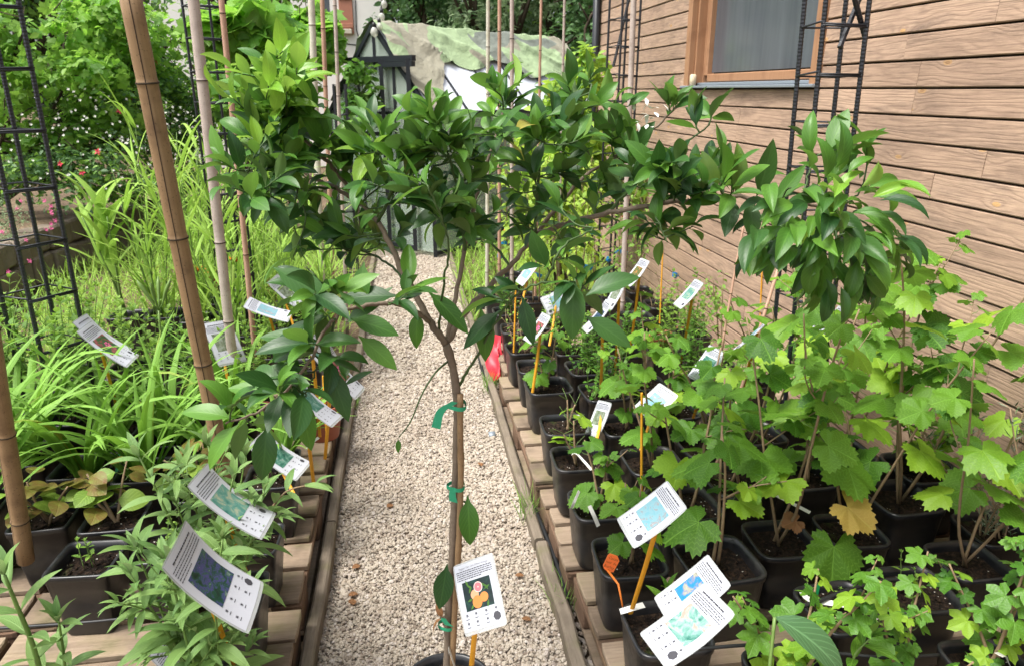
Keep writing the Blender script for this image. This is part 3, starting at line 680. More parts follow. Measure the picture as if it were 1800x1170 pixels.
# ------------------------------------------------------------------ greenhouse
gA = P(655, 45, Y=8.3); ga = R(47); ge = np.array([math.sin(ga), math.cos(ga), 0]); gg = np.array([-ge[1], ge[0], 0])
HW, EV, RD, GL = .80, 1.47, gA[2], 3.3
def G(l, w, z): return np.array([gA[0], gA[1], 0]) + ge*l + gg*w + np.array([0, 0, z])
gh = empty('greenhouse', (gA[0], gA[1], 0), 'black framed glass greenhouse with a steep gable at the path end', 'greenhouse'); g0 = np.array([gA[0], gA[1], 0])
def bar(mb, a, b, w=.035):
    a = np.asarray(a); b = np.asarray(b); d = nrm(b-a); x, y, _ = frame_of(d)
    V = [p + x*sx*w/2 + y*sy*w/2 for p in (a, b) for sx, sy in ((-1, -1), (1, -1), (1, 1), (-1, 1))]
    mb.add(np.array(V)-g0, [[[0, 1, 5, 4], [1, 2, 6, 5], [2, 3, 7, 6], [3, 0, 4, 7], [3, 2, 1, 0], [4, 5, 6, 7]]])
mb = MB()
for l in (0, GL):
    for s in (-1, 1):
        bar(mb, G(l, s*HW, 0), G(l, s*HW, EV), .04); bar(mb, G(l, s*HW, EV), G(l, 0, RD), .04)
    bar(mb, G(l, HW, EV), G(l, -HW, EV), .03); bar(mb, G(l, 0, 1.9), G(l, 0, RD), .03)
    bar(mb, G(l, -HW, .75), G(l, HW, .75), .03)
    for w in (-.28, .28): bar(mb, G(l, w, 0), G(l, w, 2.0), .03)
for w, z in ((-HW, EV), (HW, EV), (0, RD), (-HW, .04), (HW, .04), (-HW, .75)): bar(mb, G(0, w, z), G(GL, w, z), .04)
for i in range(1, 6):
    l = GL*i/6
    for s in (-1, 1): bar(mb, G(l, s*HW, 0), G(l, s*HW, EV), .025); bar(mb, G(l, s*HW, EV+.03), G(l, 0, RD+.02), .026)
for l in (.05, 1.1, 2.2): bar(mb, G(l, -HW-.01, .1), G(l+.8, -HW-.01, 1.35), .02)
mb.build('frame', M['frame_black'], gh, smooth=False)
# sliding door pushed open along its top rail
mb = MB(); o_ = -.03
zr = P(690, 105, Y=gA[1]-.05)[2]
bar(mb, G(o_, .45, zr), G(o_, -.62, zr), .055); bar(mb, G(o_-.01, -.15, zr-.055), G(o_-.01, -.62, zr-.055), .05)
bar(mb, G(o_-.03, -.16, zr), G(o_-.03, -.16, .05), .042); bar(mb, G(o_-.03, -.56, zr), G(o_-.03, -.56, .05), .042)
bar(mb, G(o_-.03, .42, zr-.75), G(o_-.03, -.16, zr-.75), .04); bar(mb, G(o_-.03, .42, zr-.6), G(o_-.03, .42, .05), .04)
bar(mb, G(o_-.03, -.16, .8), G(o_-.03, -.56, .8), .04); bar(mb, G(o_-.03, .2, zr-.72), G(o_-.03, -.16, zr-.3), .02)
bar(mb, G(o_-.03, -.16, .08), G(o_-.03, -.56, .08), .04)
mb.build('sliding_door', M['frame_black'], gh, smooth=False)
def quad(mb, a, b, c, d, t=.006):
    V = np.array([a, b, c, d])-g0; n_ = nrm(np.cross(V[1]-V[0], V[3]-V[0]))*t
    mb.add(np.vstack([V, V+n_]), [[[3, 2, 1, 0], [4, 5, 6, 7], [0, 1, 5, 4], [1, 2, 6, 5], [2, 3, 7, 6], [3, 0, 4, 7]]])
mb = MB()
quad(mb, G(0, HW, .05), G(0, -HW, .05), G(0, -HW, EV), G(0, HW, EV)); quad(mb, G(.01, -HW, .05), G(GL, -HW, .05), G(GL, -HW, EV), G(.01, -HW, EV))
quad(mb, G(GL, HW, .05), G(GL, -HW, .05), G(GL, -HW, EV), G(GL, HW, EV)); quad(mb, G(.01, HW, .05), G(GL, HW, .05), G(GL, HW, EV), G(.01, HW, EV))
V = np.array([G(.005, HW, EV), G(.005, -HW, EV), G(.005, 0, RD)])-g0; mb.add(np.vstack([V, V+ge*.006]), [[[0, 1, 2], [5, 4, 3]]])
mb.build('glass_pane', M['glass'], gh, smooth=False)
mb = MB(); quad(mb, G(.02, -HW, EV+.02), G(GL, -HW, EV+.02), G(GL, -.02, RD), G(.02, -.02, RD)); mb.build('roof_panel', M['poly'], gh, smooth=False)
mb = MB(); quad(mb, G(.02, HW, EV+.02), G(GL, HW, EV+.02), G(GL, .02, RD), G(.02, .02, RD)); mb.build('roof_panel', M['glass'], gh, smooth=False)
# camouflage tarp thrown over the ridge, wrinkled, with a ragged hem
mb = MB(); nl, nw = 90, 60; V = []; U = []
from mathutils import noise as mn
for i in range(nl+1):
    for j in range(nw+1):
        a = i/nl; hem = (.46 + .06*math.sin(a*9+1) + .06*math.sin(a*23) + .5*max(0, 1-a*5)) if True else 0
        hem = min(.97, hem + .12*a)
        b = j/nw; l = -.02 + (GL+.06)*a
        if b < .35: t = (1-b/.35)*.9; s_ = 1
        else: t = (b-.35)/.65*hem; s_ = -1
        w = s_*t*HW; z = RD - (RD-EV)*t
        q = Vector((l*1.6, s_*t*2.2, 3.3))
        d1 = mn.fractal(q*1.3, 1., 2., 4); ridge = 1-abs(mn.noise(Vector((l*2.1+t*2.4*s_, t*.9, 1.7))))*2
        lift = .03 + .045*max(0, d1) + .055*max(0, ridge)**3 + .03*max(0, 1-abs(mn.noise(Vector((l*3.3-t*1.5, t*2., 5.2))))*3)**2
        p = G(l + .04*d1*t, w*1.0, z) + (gg*s_*(RD-EV) + np.array([0, 0, HW]))/math.hypot(RD-EV, HW)*lift*(.45+.55*min(1, t*4)) + np.array([0, 0, .028*max(0, 1-t*5)])
        V.append(p-g0); U.append((a, b))
k = nw+1
mb.add(V, [[[i*k+j, (i+1)*k+j, (i+1)*k+j+1, i*k+j+1] for i in range(nl) for j in range(nw)]], 0, U)
o = mb.build('camouflage_tarp', M['camo'], loc=None); o.location = g0; tag(o, 'wrinkled green and brown camouflage tarp draped over the greenhouse roof', 'tarp')
# string of festoon bulbs hanging at the apex
for i, (px, py, lb) in enumerate(((675, 8, 'topmost bulb of the hanging festoon string'), (671, 30, 'festoon bulb second from the top of the string'), (667, 47, 'festoon bulb just above the gable tip'), (658, 57, 'lowest and largest festoon bulb at the gable tip'))):
    b = P(px, py, Y=8.2); t = empty('festoon_bulb', b, lb, 'light bulb', 'festoon bulbs on the string over the greenhouse')
    mb = MB(); r0 = .034 if i < 3 else .042
    prof = [(.004, -r0*1.2), (r0*.75, -r0*.8), (r0, -r0*.1), (r0*.8, r0*.6), (r0*.45, r0*1.1)]; V = [(r*math.cos(a), r*math.sin(a), z) for r, z in prof for a in np.linspace(0, 2*math.pi, 10, endpoint=False)]
    mb.add(V, [[[r*10+q, r*10+(q+1) % 10, (r+1)*10+(q+1) % 10, (r+1)*10+q] for r in range(4) for q in range(10)]]); mb.build('glass_globe', M['bulb'], t)
    mb = MB(); tube(mb, [(0, 0, r0*1.1), (0, 0, r0*2.2)], .018, 8); mb.build('socket', M['wire'], t)
mb = MB(); tube(mb, [P(668, -60, Y=8.2), P(672, 0, Y=8.2), P(668, 28, Y=8.2), P(664, 44, Y=8.2), P(657, 52, Y=8.2)], .008, 5)
o = mb.build('festoon_cable', M['wire']); tag(o, 'black cable carrying the festoon bulbs down to the gable', 'cable')

# ------------------------------------------------------------------ retaining wall, left
wl = [(-3.3, 3.4), (-3.38, 6.2), (-3.35, 7.9), (-2.7, 9.3), (-1.75, 10.2)]
mb = MB(); rr = random.Random(3); pts = smooth_poly([(x, y, 0) for x, y in wl], 30)
for i in range(len(pts)-1):
    a, b = pts[i], pts[i+1]; ang = math.atan2(b[1]-a[1], b[0]-a[0]); ln = np.linalg.norm(b-a)
    for h0, h1 in ((0, .25), (.255, .47)):
        bbox(mb, (a+b)/2+np.array([rr.uniform(-.02, .02), 0, (h0+h1)/2+rr.uniform(-.01, .02)]), (ln*.97, .2, h1-h0), .02, 0, rotM('Z', ang+rr.uniform(-.05, .05))@rotM('Y', rr.uniform(-.05, .05)))
o = mb.build('retaining_wall', M['stone'], smooth=False); tag(o, 'low brown stone block wall holding back the shrub bed on the left', 'wall')
mb = MB(); V = []
outer = [(-20, 3.4), (-20, 8), (-20, 10), (-14, 16), (-6, 17)]
for (x, y), (u, v) in zip(wl, outer):
    for q in np.linspace(0, 1, 12): V.append((x+(u-x)*q-.02, y+(v-y)*q, .43+.05*math.sin(q*9+y)+q*.3+rr.uniform(-.02, .02)))
mb.add(V, [[[i*12+j, i*12+j+1, (i+1)*12+j+1, (i+1)*12+j] for i in range(4) for j in range(11)]])
o = mb.build('shrub_bed_soil', M['earth']); tag(o, kind='structure')
# ================================================================== TREES AND SHRUBS BEHIND
T_SIMPLE = leaf_tpl(.5, 3, 2, .15, .6, 1., .8, .04)
T_OVAL = leaf_tpl(.56, 5, 2, .15, .7, .9, .75, .05)
T_NARROW = leaf_tpl(.26, 4, 2, .2, .8, 1., .8, .03)
LB5 = [(0, 1., 66), (54, .88, 60), (-54, .88, 60), (108, .68, 56), (-108, .68, 56)]
LB3 = [(0, 1., 84), (60, .86, 78), (-60, .86, 78), (118, .62, 60), (-118, .62, 60)]
LB5d = [(0, 1., 56), (56, .88, 50), (-56, .88, 50), (112, .7, 48), (-112, .7, 48)]
T_CUR = [lobed_tpl(LB3, .055, 53, .3, .5, s) for s in (1, 2)] + [lobed_tpl(LB5, .06, 53, .3, .8, 3), lobed_tpl(LB3, .06, 53, .5, .2, 4)]
T_GOO = [lobed_tpl(LB5d, .05, 31, .4, .4, s) for s in (5, 6)]
T_VINE = [lobed_tpl(LB5, .10, 25, .3, .4, s) for s in (7, 8)]
def crown(mb, clumps, tpls, size, mat=0, up=.5, mats=None):
    sub = []
    for c, r, n in clumps:
        c = np.asarray(c, float); r = np.asarray(r, float); k = 9
        for _ in range(k): sub.append((c + rand_dirs(1)[0]*r*rng.uniform(.35, .95), r*rng.uniform(.28, .52), int(n/k*rng.uniform(.5, 1.5))))
    for c, r, n in sub:
        d = rand_dirs(n); q = rng.uniform(.25, 1.05, n)**.55
        pos = c + d*r*q[:, None] + rng.normal(0, .04, (n, 3))*r
        out = nrm(d + np.array([0, 0, up])); yd = nrm(rand_dirs(n, -.8, .4)*.9 + out*.35 + np.array([0, 0, -.2])); zh = nrm(out + rng.normal(0, .45, (n, 3)))
        pick = rng.integers(0, len(tpls), n)
        mm = np.zeros(n, int)+mat if mats is None else rng.choice(mats, n)
        for ti, T in enumerate(tpls):
            for m_ in set(mm.tolist()):
                s = (pick == ti) & (mm == m_)
                if s.any(): inst(mb, T, pos[s], yd[s], zh[s], size*rng.uniform(.6, 1.25, s.sum()), int(m_))
def shrub(name, base, clumps, tpls, size, mats, label, cat, group, trunk_r=.03, up=.5, blooms=None, mw=None, stems=True):
    base = np.asarray(base, float); t = empty(name, base, label, cat, group)
    mb = MB(); crown(mb, [(np.asarray(c)-base, r, n) for c, r, n in clumps], tpls, size, 0, up, mw); mb.build('crown', mats, t)
    mb = MB()
    for c, r, n in clumps:
        c = np.asarray(c)-base; mid = c*.5 + rng.normal(0, .08, 3); mid[2] = c[2]*.45
        tube(mb, smooth_poly([rng.normal(0, .05, 3)*[1, 1, 0], mid, c], 8), np.linspace(trunk_r, trunk_r*.3, 8), 6)
        for _ in range(5): tube(mb, smooth_poly([c*.75, c + rand_dirs(1)[0]*np.asarray(r)*.5, c + rand_dirs(1, -.2, 1)[0]*np.asarray(r)*.95], 5), np.linspace(trunk_r*.3, trunk_r*.1, 5), 4)
    mb.build('branches', M['bark_dark'], t)
    if blooms:
        mb = MB()
        for c, r, n, mi, sz in blooms[1]:
            d = rand_dirs(n, -.6, 1); pos = np.asarray(c)-base + d*np.asarray(r)
            for k in range(5):
                a = k*1.256; yd = np.tile([math.cos(a), -.25, math.sin(a)], (n, 1)) + d*.3
                inst(mb, T_SIMPLE, pos, yd, np.array([0, -1., .4])+d*.4, sz*rng.uniform(.7, 1.2, n), mi)
        mb.build('blossoms', blooms[0], t)
    return t
def pc(px, py, Y): return P(px, py, Y=Y)
GB = 'shrubs in the raised bed on the left'
# big currant-like bush, far left
shrub('leafy_bush', (-4.4, 8.3, .45), [(pc(40, 60, 8.2), (.95, .6, .75), 1500), (pc(170, 70, 8.6), (.8, .6, .7), 1400), (pc(110, 160, 8.3), (.9, .55, .5), 1100), (pc(250, 110, 8.9), (.55, .5, .7), 800), (pc(20, 200, 8.0), (.6, .5, .5), 500)],
      [T_VINE[0], T_SIMPLE, T_SIMPLE], .085, [M['bushy'], M['vine']], 'tall bright green bush with lobed leaves above the retaining wall, far left', 'bush', GB, .04, mw=[0, 0, 1])
shrub('white_blossom_bush', (-2.7, 8.8, .45), [(pc(210, 230, 8.4), (.8, .5, .5), 1700), (pc(120, 280, 8.0), (.75, .4, .42), 1500), (pc(300, 200, 9.0), (.6, .4, .6), 1300), (pc(60, 310, 7.7), (.6, .35, .28), 700), (pc(190, 325, 7.7), (.55, .3, .22), 600), (pc(300, 330, 8.2), (.5, .3, .25), 500)],
      [T_SIMPLE], .07, [M['shade'], M['bushy']], 'dark green bush sprinkled with small white blossoms and red flowers', 'bush', GB, .03, mw=[0, 0, 1],
      blooms=([M['petal_white'], M['petal_red']], [(pc(210, 240, 8.2), (.8, .45, .45), 90, 0, .016), (pc(130, 290, 7.8), (.7, .4, .35), 90, 0, .016), (pc(90, 190, 8.), (.5, .4, .3), 40, 0, .016), (pc(150, 290, 7.6), (.25, .1, .14), 3, 1, .036)]))
shrub('rose_bush', (-1.75, 9.3, .45), [(pc(330, 100, 9.3), (.5, .4, .6), 800), (pc(350, 210, 9.2), (.5, .4, .5), 900), (pc(300, 290, 8.7), (.5, .35, .4), 700)],
      [T_SIMPLE], .075, [M['bushy'], M['shade']], 'light green bush between the big bamboo pole and the grey bamboo pole', 'bush', GB, .03, mw=[0, 0, 0, 1],
      blooms=([M['petal_red']], [(pc(300, 160, 8.8), (.4, .3, .3), 3, 0, .034), (pc(225, 250, 8.), (.3, .3, .3), 3, 0, .032)]))
shrub('grapevine', (-1.35, 8.9, 0), [(pc(420, 40, 8.), (.45, .3, .3), 170), (pc(490, 90, 8.2), (.42, .3, .45), 230), (pc(540, 60, 8.6), (.25, .3, .6), 170), (pc(500, 200, 8.3), (.40, .3, .45), 200), (pc(420, 180, 8.6), (.35, .25, .5), 160)],
      T_VINE, .21, [M['vine'], M['bushy']], 'climbing vine with large bright leaves left of the greenhouse', 'vine', None, .025, mw=[0, 0, 1])
shrub('heather_plant', (-3.55, 7., .40), [((-3.5, 7.0, .62), (.35, .3, .22), 700), ((-3.45, 6.3, .55), (.25, .3, .2), 400)], [T_NARROW], .035, [M['grey_leaf']], 'pink flowering mound plant on the retaining wall, left edge', 'flowering plant', None, .012,
      blooms=([M['petal_pink']], [((-3.35, 6.9, .65), (.3, .3, .2), 20, 0, .022), ((-3.2, 6.2, .45), (.2, .3, .25), 16, 0, .022)]))
# trees behind the greenhouse
GT = 'trees behind the greenhouse'
def tree(px, Y, top, w, mats, tpl, size, n, label, name='broadleaf_tree', mw=None):
    b = P(px, 200, Y=Y); b[2] = 0; cl = []
    for k in range(9):
        a = k*2.4; q = (k+.5)/9; cl.append((b + np.array([math.cos(a)*w*.55*math.sqrt(q), math.sin(a)*w*.4, top*(.30+.58*((k*5) % 9)/9)]), (w*.45, w*.4, top*.19), int(n*1.6)//9))
    shrub(name, b, cl, tpl, size, mats, label, 'tree', GT, .14, .4, mw=mw)
tree(775, 17.5, 5.2, 2.2, [M['shade']], [T_SIMPLE], .17, 5200, 'dark green tree just right of the white house')
tree(860, 16.0, 4.6, 1.9, [M['grey_leaf'], M['shade']], [T_NARROW], .19, 5200, 'pale silvery willow-like tree above the middle of the camouflage tarp', 'silvery_tree', [0, 0, 0, 1])
tree(985, 17.0, 6.0, 2.5, [M['shade'], M['bushy']], [T_SIMPLE], .18, 6200, 'broad dark tree above the right end of the tarp', mw=[0, 0, 0, 1])
tree(1075, 14.5, 5.4, 1.9, [M['shade']], [T_SIMPLE], .16, 4200, 'dark tree partly hidden by the corner of the wooden house')
tree(655, 23.0, 7.2, 3.0, [M['shade'], M['bushy']], [T_SIMPLE], .22, 3600, 'far tree rising behind the corner of the white house', mw=[0, 1])
tree(455, 13.5, 4.2, 1.3, [M['bushy'], M['vine']], [T_SIMPLE], .14, 2400, 'yellowish green tree in front of the white house wall', mw=[0, 1])
tree(-40, 14.0, 5.2, 2.6, [M['bushy'], M['shade']], [T_SIMPLE], .16, 4200, 'mid green tree filling the upper left corner', mw=[0, 1])
tree(180, 15.0, 4.4, 2.0, [M['bushy'], M['shade']], [T_SIMPLE], .15, 3000, 'mid green tree seen between the bushes left of the big bamboo', mw=[0, 1])
# climber and bed plants inside and around the greenhouse
shrub('climbing_plant', (-.55, 7.95, 0), [(pc(632, 125, 8.), (.16, .14, .14), 110), (pc(640, 160, 8.), (.17, .14, .16), 130), (pc(615, 195, 8.), (.12, .12, .2), 70)], [T_OVAL], .10, [M['citrus_mid']], 'glossy climber hanging beside the greenhouse door', 'climber', None, .01)
gi = G(1.4, 0, 0); shrub('tomato_bush', gi, [(G(.6, .1, .8), (.5, .5, .7), 600), (G(1.7, -.2, .8), (.6, .5, .7), 700), (G(2.6, 0, .7), (.5, .5, .65), 500)], [T_SIMPLE], .11, [M['bushy'], M['citrus_mid']], 'leafy green plants growing inside the greenhouse', 'plant', None, .015, mw=[0, 1])
shrub('yellow_green_shrub', (1.35, 6.2, 0), [(pc(1040, 130, 6.2), (.16, .2, .25), 300), (pc(1000, 170, 6.1), (.28, .2, .25), 430), (pc(1010, 250, 6.1), (.42, .25, .3), 700), (pc(960, 330, 6.), (.38, .25, .35), 700), (pc(1060, 330, 6.1), (.42, .25, .35), 700), (pc(930, 400, 6.), (.3, .2, .2), 300)],
      [T_OVAL], .085, [M['sapling'], M['mint']], 'bright yellow green climbing shrub between the greenhouse and the wooden house', 'shrub', None, .012, mw=[0, 0, 1])
shrub('meadow_plants', (-.05, 8.75, 0), [((-.3, 8.5, .1), (.5, .2, .18), 420), ((.5, 8.7, .14), (.5, .2, .2), 420), ((.75, 8.2, .12), (.25, .3, .2), 260)], [T_NARROW], .1, [M['grass']], 'low weeds in front of the greenhouse at the path end', 'weeds', None, .006)

# ================================================================== POTS AND POTTED PLANTS
def pot_mesh(w=.108, h=.215, sq=.55, soil=.035, wall=.004, taper=.8, rim=.008):
    k = 28; a = np.linspace(0, 2*math.pi, k, endpoint=False)
    e = 2/(2+6*sq); c = np.sign(np.cos(a))*np.abs(np.cos(a))**e; s = np.sign(np.sin(a))*np.abs(np.sin(a))**e
    lvl = [(taper-.03, 0), (taper, .006), (taper+(1-taper)*.5, h*.5), (.97, h-.022), (1.0, h-.021), (1.015, h-.004), (1.0, h), (1-wall*2/w, h-.001), (1-(wall*2+.004)/w, h-.02), (.93*(1-wall/w), h-soil-.004)]
    V = []
    for q, z in lvl: V += [(w*q*x, w*q*y, z) for x, y in zip(c, s)]
    mb = MB(); n = len(lvl)
    mb.add(V, [[[i*k+j, i*k+(j+1) % k, (i+1)*k+(j+1) % k, (i+1)*k+j] for i in range(n-1) for j in range(k)], [list(range(k))[::-1]]])
    sb = MB(); V = [(0, 0, h-soil+.008)]
    for q in (.2, .4, .6, .78, .935): V += [(w*q*x, w*q*y, h-soil+rng.uniform(-.004, .007)) for x, y in zip(c, s)]
    sb.add(V, [[[0, 1+j, 1+(j+1) % k] for j in range(k)], [[1+i*k+j, 1+(i+1)*k+j, 1+(i+1)*k+(j+1) % k, 1+i*k+(j+1) % k] for i in range(4) for j in range(k)]])
    n2 = 40; q = np.sqrt(rng.uniform(0, .75, n2))*w*.9; aa = rng.uniform(0, 6.28, n2)
    pebbles(sb, np.stack([q*np.cos(aa), q*np.sin(aa), np.full(n2, h-soil+.006)], 1), rng.uniform(.003, .007, n2), .5)
    return mb, sb
POTH = .215; SOILZ = POTH-.03
def stem_path(b, az, lean, Ls, n=7, wob=.02, curve=.0):
    d = np.array([math.cos(az)*math.sin(lean), math.sin(az)*math.sin(lean), math.cos(lean)]); pts = [np.asarray(b, float)]
    for i in range(n-1):
        d = nrm(d + rng.normal(0, wob*2, 3) + np.array([math.cos(az), math.sin(az), 0])*curve/n); pts.append(pts[-1] + d*Ls/(n-1))
    return smooth_poly(pts, n*2)
def petioled(mbL, mbS, pts, rs, tpls, sizes, mats, every=.06, start=.3, pet=.6, droop=.25, upk=.5, smat=0, az0=None, end_tuft=2, mw=None):
    """leaves on petioles alternating round a stem"""
    seg = np.linalg.norm(np.diff(pts, axis=0), axis=1); tot = seg.sum(); cum = np.concatenate([[0], np.cumsum(seg)])
    az = rng.uniform(0, 6.28) if az0 is None else az0; q = tot*start; k = 0
    P0 = []; YD = []; ZH = []; S = []
    while q <= tot:
        i = min(len(pts)-2, np.searchsorted(cum, q)-1 if q > 0 else 0); i = max(0, i); f = (q-cum[i])/max(seg[i], 1e-6); p = pts[i]*(1-f)+pts[i+1]*f
        rel = (q/tot-start)/(1-start+1e-6); sz = sizes[0]+(sizes[1]-sizes[0])*rel; sz *= rng.uniform(.75, 1.2)
        o = np.array([math.cos(az), math.sin(az), 0]); up_ = rng.uniform(.3, .9)*upk*1.6
        pe = p + (o + np.array([0, 0, up_]))*sz*pet*rng.uniform(.7, 1.1)
        if pet > .05: tube(mbS, [p, (p+pe)/2 + [0, 0, -.006], pe], [.0014, .0011, .001], 4, smat, False)
        else: pe = p
        P0.append(pe); YD.append(o + np.array([rng.normal(0, .25), rng.normal(0, .25), -droop*rng.uniform(.4, 2.)])); ZH.append(np.array([rng.normal(0, .35), rng.normal(0, .35)-.25, 1.])); S.append(sz)
        az += 2.4+rng.normal(0, .3); q += every*rng.uniform(.7, 1.3)*(.6+.6*(1-rel)); k += 1
    n = len(P0)
    if not n: return
    P0, YD, ZH, S = map(np.array, (P0, YD, ZH, S)); pk = rng.integers(0, len(tpls), n); mm = rng.choice(mw if mw is not None else list(range(mats)), n)
    for ti in range(len(tpls)):
        for m_ in set(mm.tolist()):
            s = (pk == ti) & (mm == m_)
            if s.any(): inst(mbL, tpls[ti], P0[s], YD[s], ZH[s], S[s], int(m_))
def opposite(mbL, mbS, pts, tpl, sizes, every, start=.15, el=.5, droopz=.1, mat=0, tuft=True, mats=None):
    seg = np.linalg.norm(np.diff(pts, axis=0), axis=1); tot = seg.sum(); cum = np.concatenate([[0], np.cumsum(seg)])
    q = tot*start; az = rng.uniform(0, 6.28); P0 = []; YD = []; S = []
    while q <= tot+1e-6:
        i = int(np.clip(np.searchsorted(cum, q)-1, 0, len(pts)-2)); f = (q-cum[i])/max(seg[i], 1e-6); p = pts[i]*(1-f)+pts[i+1]*f; t = nrm(pts[i+1]-pts[i]); x, y, _ = frame_of(t)
        rel = q/tot; sz = sizes[0]+(sizes[1]-sizes[0])*rel
        for s in (0, math.pi):
            o = x*math.cos(az+s)+y*math.sin(az+s); P0.append(p); YD.append(o*math.cos(el*(.6+.8*rel)) + t*math.sin(el*(.6+.8*rel)) + rng.normal(0, .1, 3) + np.array([0, 0, -droopz])); S.append(sz*rng.uniform(.8, 1.15))
        az += math.pi/2+rng.normal(0, .2); q += every*rng.uniform(.8, 1.2)
    if tuft:
        t = nrm(pts[-1]-pts[-2]); x, y, _ = frame_of(t)
        for k in range(4):
            a = k*1.57+.4; P0.append(pts[-1]); YD.append((x*math.cos(a)+y*math.sin(a))*.6+t); S.append(sizes[1]*rng.uniform(.55, .9))
    P0, YD, S = map(np.array, (P0, YD, S)); ZH = np.array([0, 0, 1.])+rng.normal(0, .15, P0.shape)
    if mats is None: inst(mbL, tpl, P0, YD, ZH, S, mat)
    else:
        mm = rng.choice(mats, len(P0))
        for m_ in set(mm.tolist()): inst(mbL, tpl, P0[mm == m_], YD[mm == m_], ZH[mm == m_], S[mm == m_], int(m_))
# ---- plant kinds: each returns [(part name, MB, materials)] with z = 0 at the pot's base
T_MINT = leaf_tpl(.55, 4, 2, .12, .7, .9, .75, .06)
T_LANCE = leaf_tpl(.245, 7, 2, .25, .9, .9, .7, .04)
T_LANCE2 = leaf_tpl(.30, 7, 2, .25, .7, .9, .75, .04)
T_NEED = leaf_tpl(.13, 2, 2, .1, .3, .6, .8, .02)
T_SAP = leaf_tpl(.5, 5, 2, .2, .8, .9, .7, .08)
T_KIWI = leaf_tpl(.82, 7, 4, .1, .5, .75, .72, .06, .03)
def k_strap(v):
    mb = MB(); n = 30; a = rng.uniform(0, 6.28, n); b = np.stack([np.cos(a)*.02, np.sin(a)*.02, np.full(n, SOILZ-.005)], 1) + rng.normal(0, .012, (n, 3))*[1, 1, 0]
    ribbons(mb, b, a, rng.uniform(.95, 1.5, n), rng.uniform(.34, .62, n), rng.uniform(.019, .031, n), rng.uniform(.5, 1.9, n), 9, .35)
    return [('leaves', mb, [M['strap']])]
def k_lily(v):
    r = k_strap(v); mb = MB()
    p = stem_path((0, 0, SOILZ), .5, .08, .55, 6, .01); tube(mb, p, np.linspace(.006, .004, len(p)), 6)
    for k in range(4):
        a = k*1.6; q = p[-1] + np.array([math.cos(a)*.035, math.sin(a)*.03, .07]); tube(mb, [p[-1], (p[-1]+q)/2+[0, 0, -.01], q, q+(q-p[-1])*.4, q+(q-p[-1])*.75], [.003, .003, .007, .008, .002], 6)
    return r + [('flower_stalk', mb, [M['stem']])]
def k_reed(v):
    mb = MB(); sb = MB(); n = 7
    for i in range(n):
        p = stem_path(rng.normal(0, .03, 3)*[1, 1, 0]+[0, 0, SOILZ], rng.uniform(0, 6.28), rng.uniform(.02, .28), rng.uniform(.45, .95), 6, .015); tube(sb, p, np.linspace(.0035, .0018, len(p)), 4)
        m = 8; idx = rng.integers(1, len(p), m); ribbons(mb, p[idx], rng.uniform(0, 6.28, m), rng.uniform(.7, 1.35, m), rng.uniform(.20, .38, m), rng.uniform(.010, .019, m), rng.uniform(.2, 1.3, m), 7, .3)
    m = 14; ribbons(mb, np.stack([rng.normal(0, .03, m), rng.normal(0, .03, m), np.full(m, SOILZ)], 1), rng.uniform(0, 6.28, m), rng.uniform(1., 1.45, m), rng.uniform(.3, .55, m), rng.uniform(.009, .015, m), rng.uniform(.3, 1.2, m), 7)
    return [('leaves', mb, [M['reed']]), ('stem', sb, [M['stem']])]
def k_canna(v):
    mb = MB(); sb = MB()
    for i in range(3):
        p = stem_path((rng.normal(0, .03), rng.normal(0, .03), SOILZ), rng.uniform(0, 6.28), rng.uniform(.05, .15), .6, 5, .02); tube(sb, p, np.linspace(.008, .004, len(p)), 6)
        m = 6; idx = rng.integers(2, len(p), m); ribbons(mb, p[idx], rng.uniform(0, 6.28, m), rng.uniform(.9, 1.4, m), rng.uniform(.28, .42, m), rng.uniform(.04, .06, m), rng.uniform(.4, 1.5, m), 8, .3)
    return [('leaves', mb, [M['mint']]), ('stem', sb, [M['stem']])]
def k_mint(v, h=.42, n=15, sz=(.045, .035), mat='mint'):
    mb = MB(); sb = MB()
    for i in range(n):
        p = stem_path(rng.normal(0, .035, 3)*[1, 1, 0]+[0, 0, SOILZ], rng.uniform(0, 6.28), rng.uniform(.03, .4), h*rng.uniform(.6, 1.1), 6, .03); tube(sb, p, np.linspace(.0025, .0013, len(p)), 4)
        opposite(mb, sb, p, T_MINT, sz, .042, .2, .45, .05)
    return [('leaves', mb, [M[mat]]), ('stem', sb, [M['stem']])]
def k_herb(v): return k_mint(v, .26, 18, (.038, .03), 'goose')
def k_lance(v, h=.42, n=7):
    mb = MB(); sb = MB()
    for i in range(n):
        p = stem_path(rng.normal(0, .025, 3)*[1, 1, 0]+[0, 0, SOILZ], i*6.28/n+rng.uniform(-.4, .4), rng.uniform(.05, .42), h*rng.uniform(.75, 1.15), 6, .03); tube(sb, p, np.linspace(.0045, .002, len(p)), 5)
        opposite(mb, sb, p, T_LANCE, (.14, .09), .052, .12, .45, .24)
        for j in range(3):
            q = p[rng.integers(3, len(p)-2)]; s = stem_path(q, rng.uniform(0, 6.28), rng.uniform(.5, 1.), .1, 4, .03); tube(sb, s, .0016, 4); opposite(mb, sb, s, T_LANCE, (.07, .06), .04, .3, .5, .1)
    return [('leaves', mb, [M['lance']]), ('stem', sb, [M['stem']])]
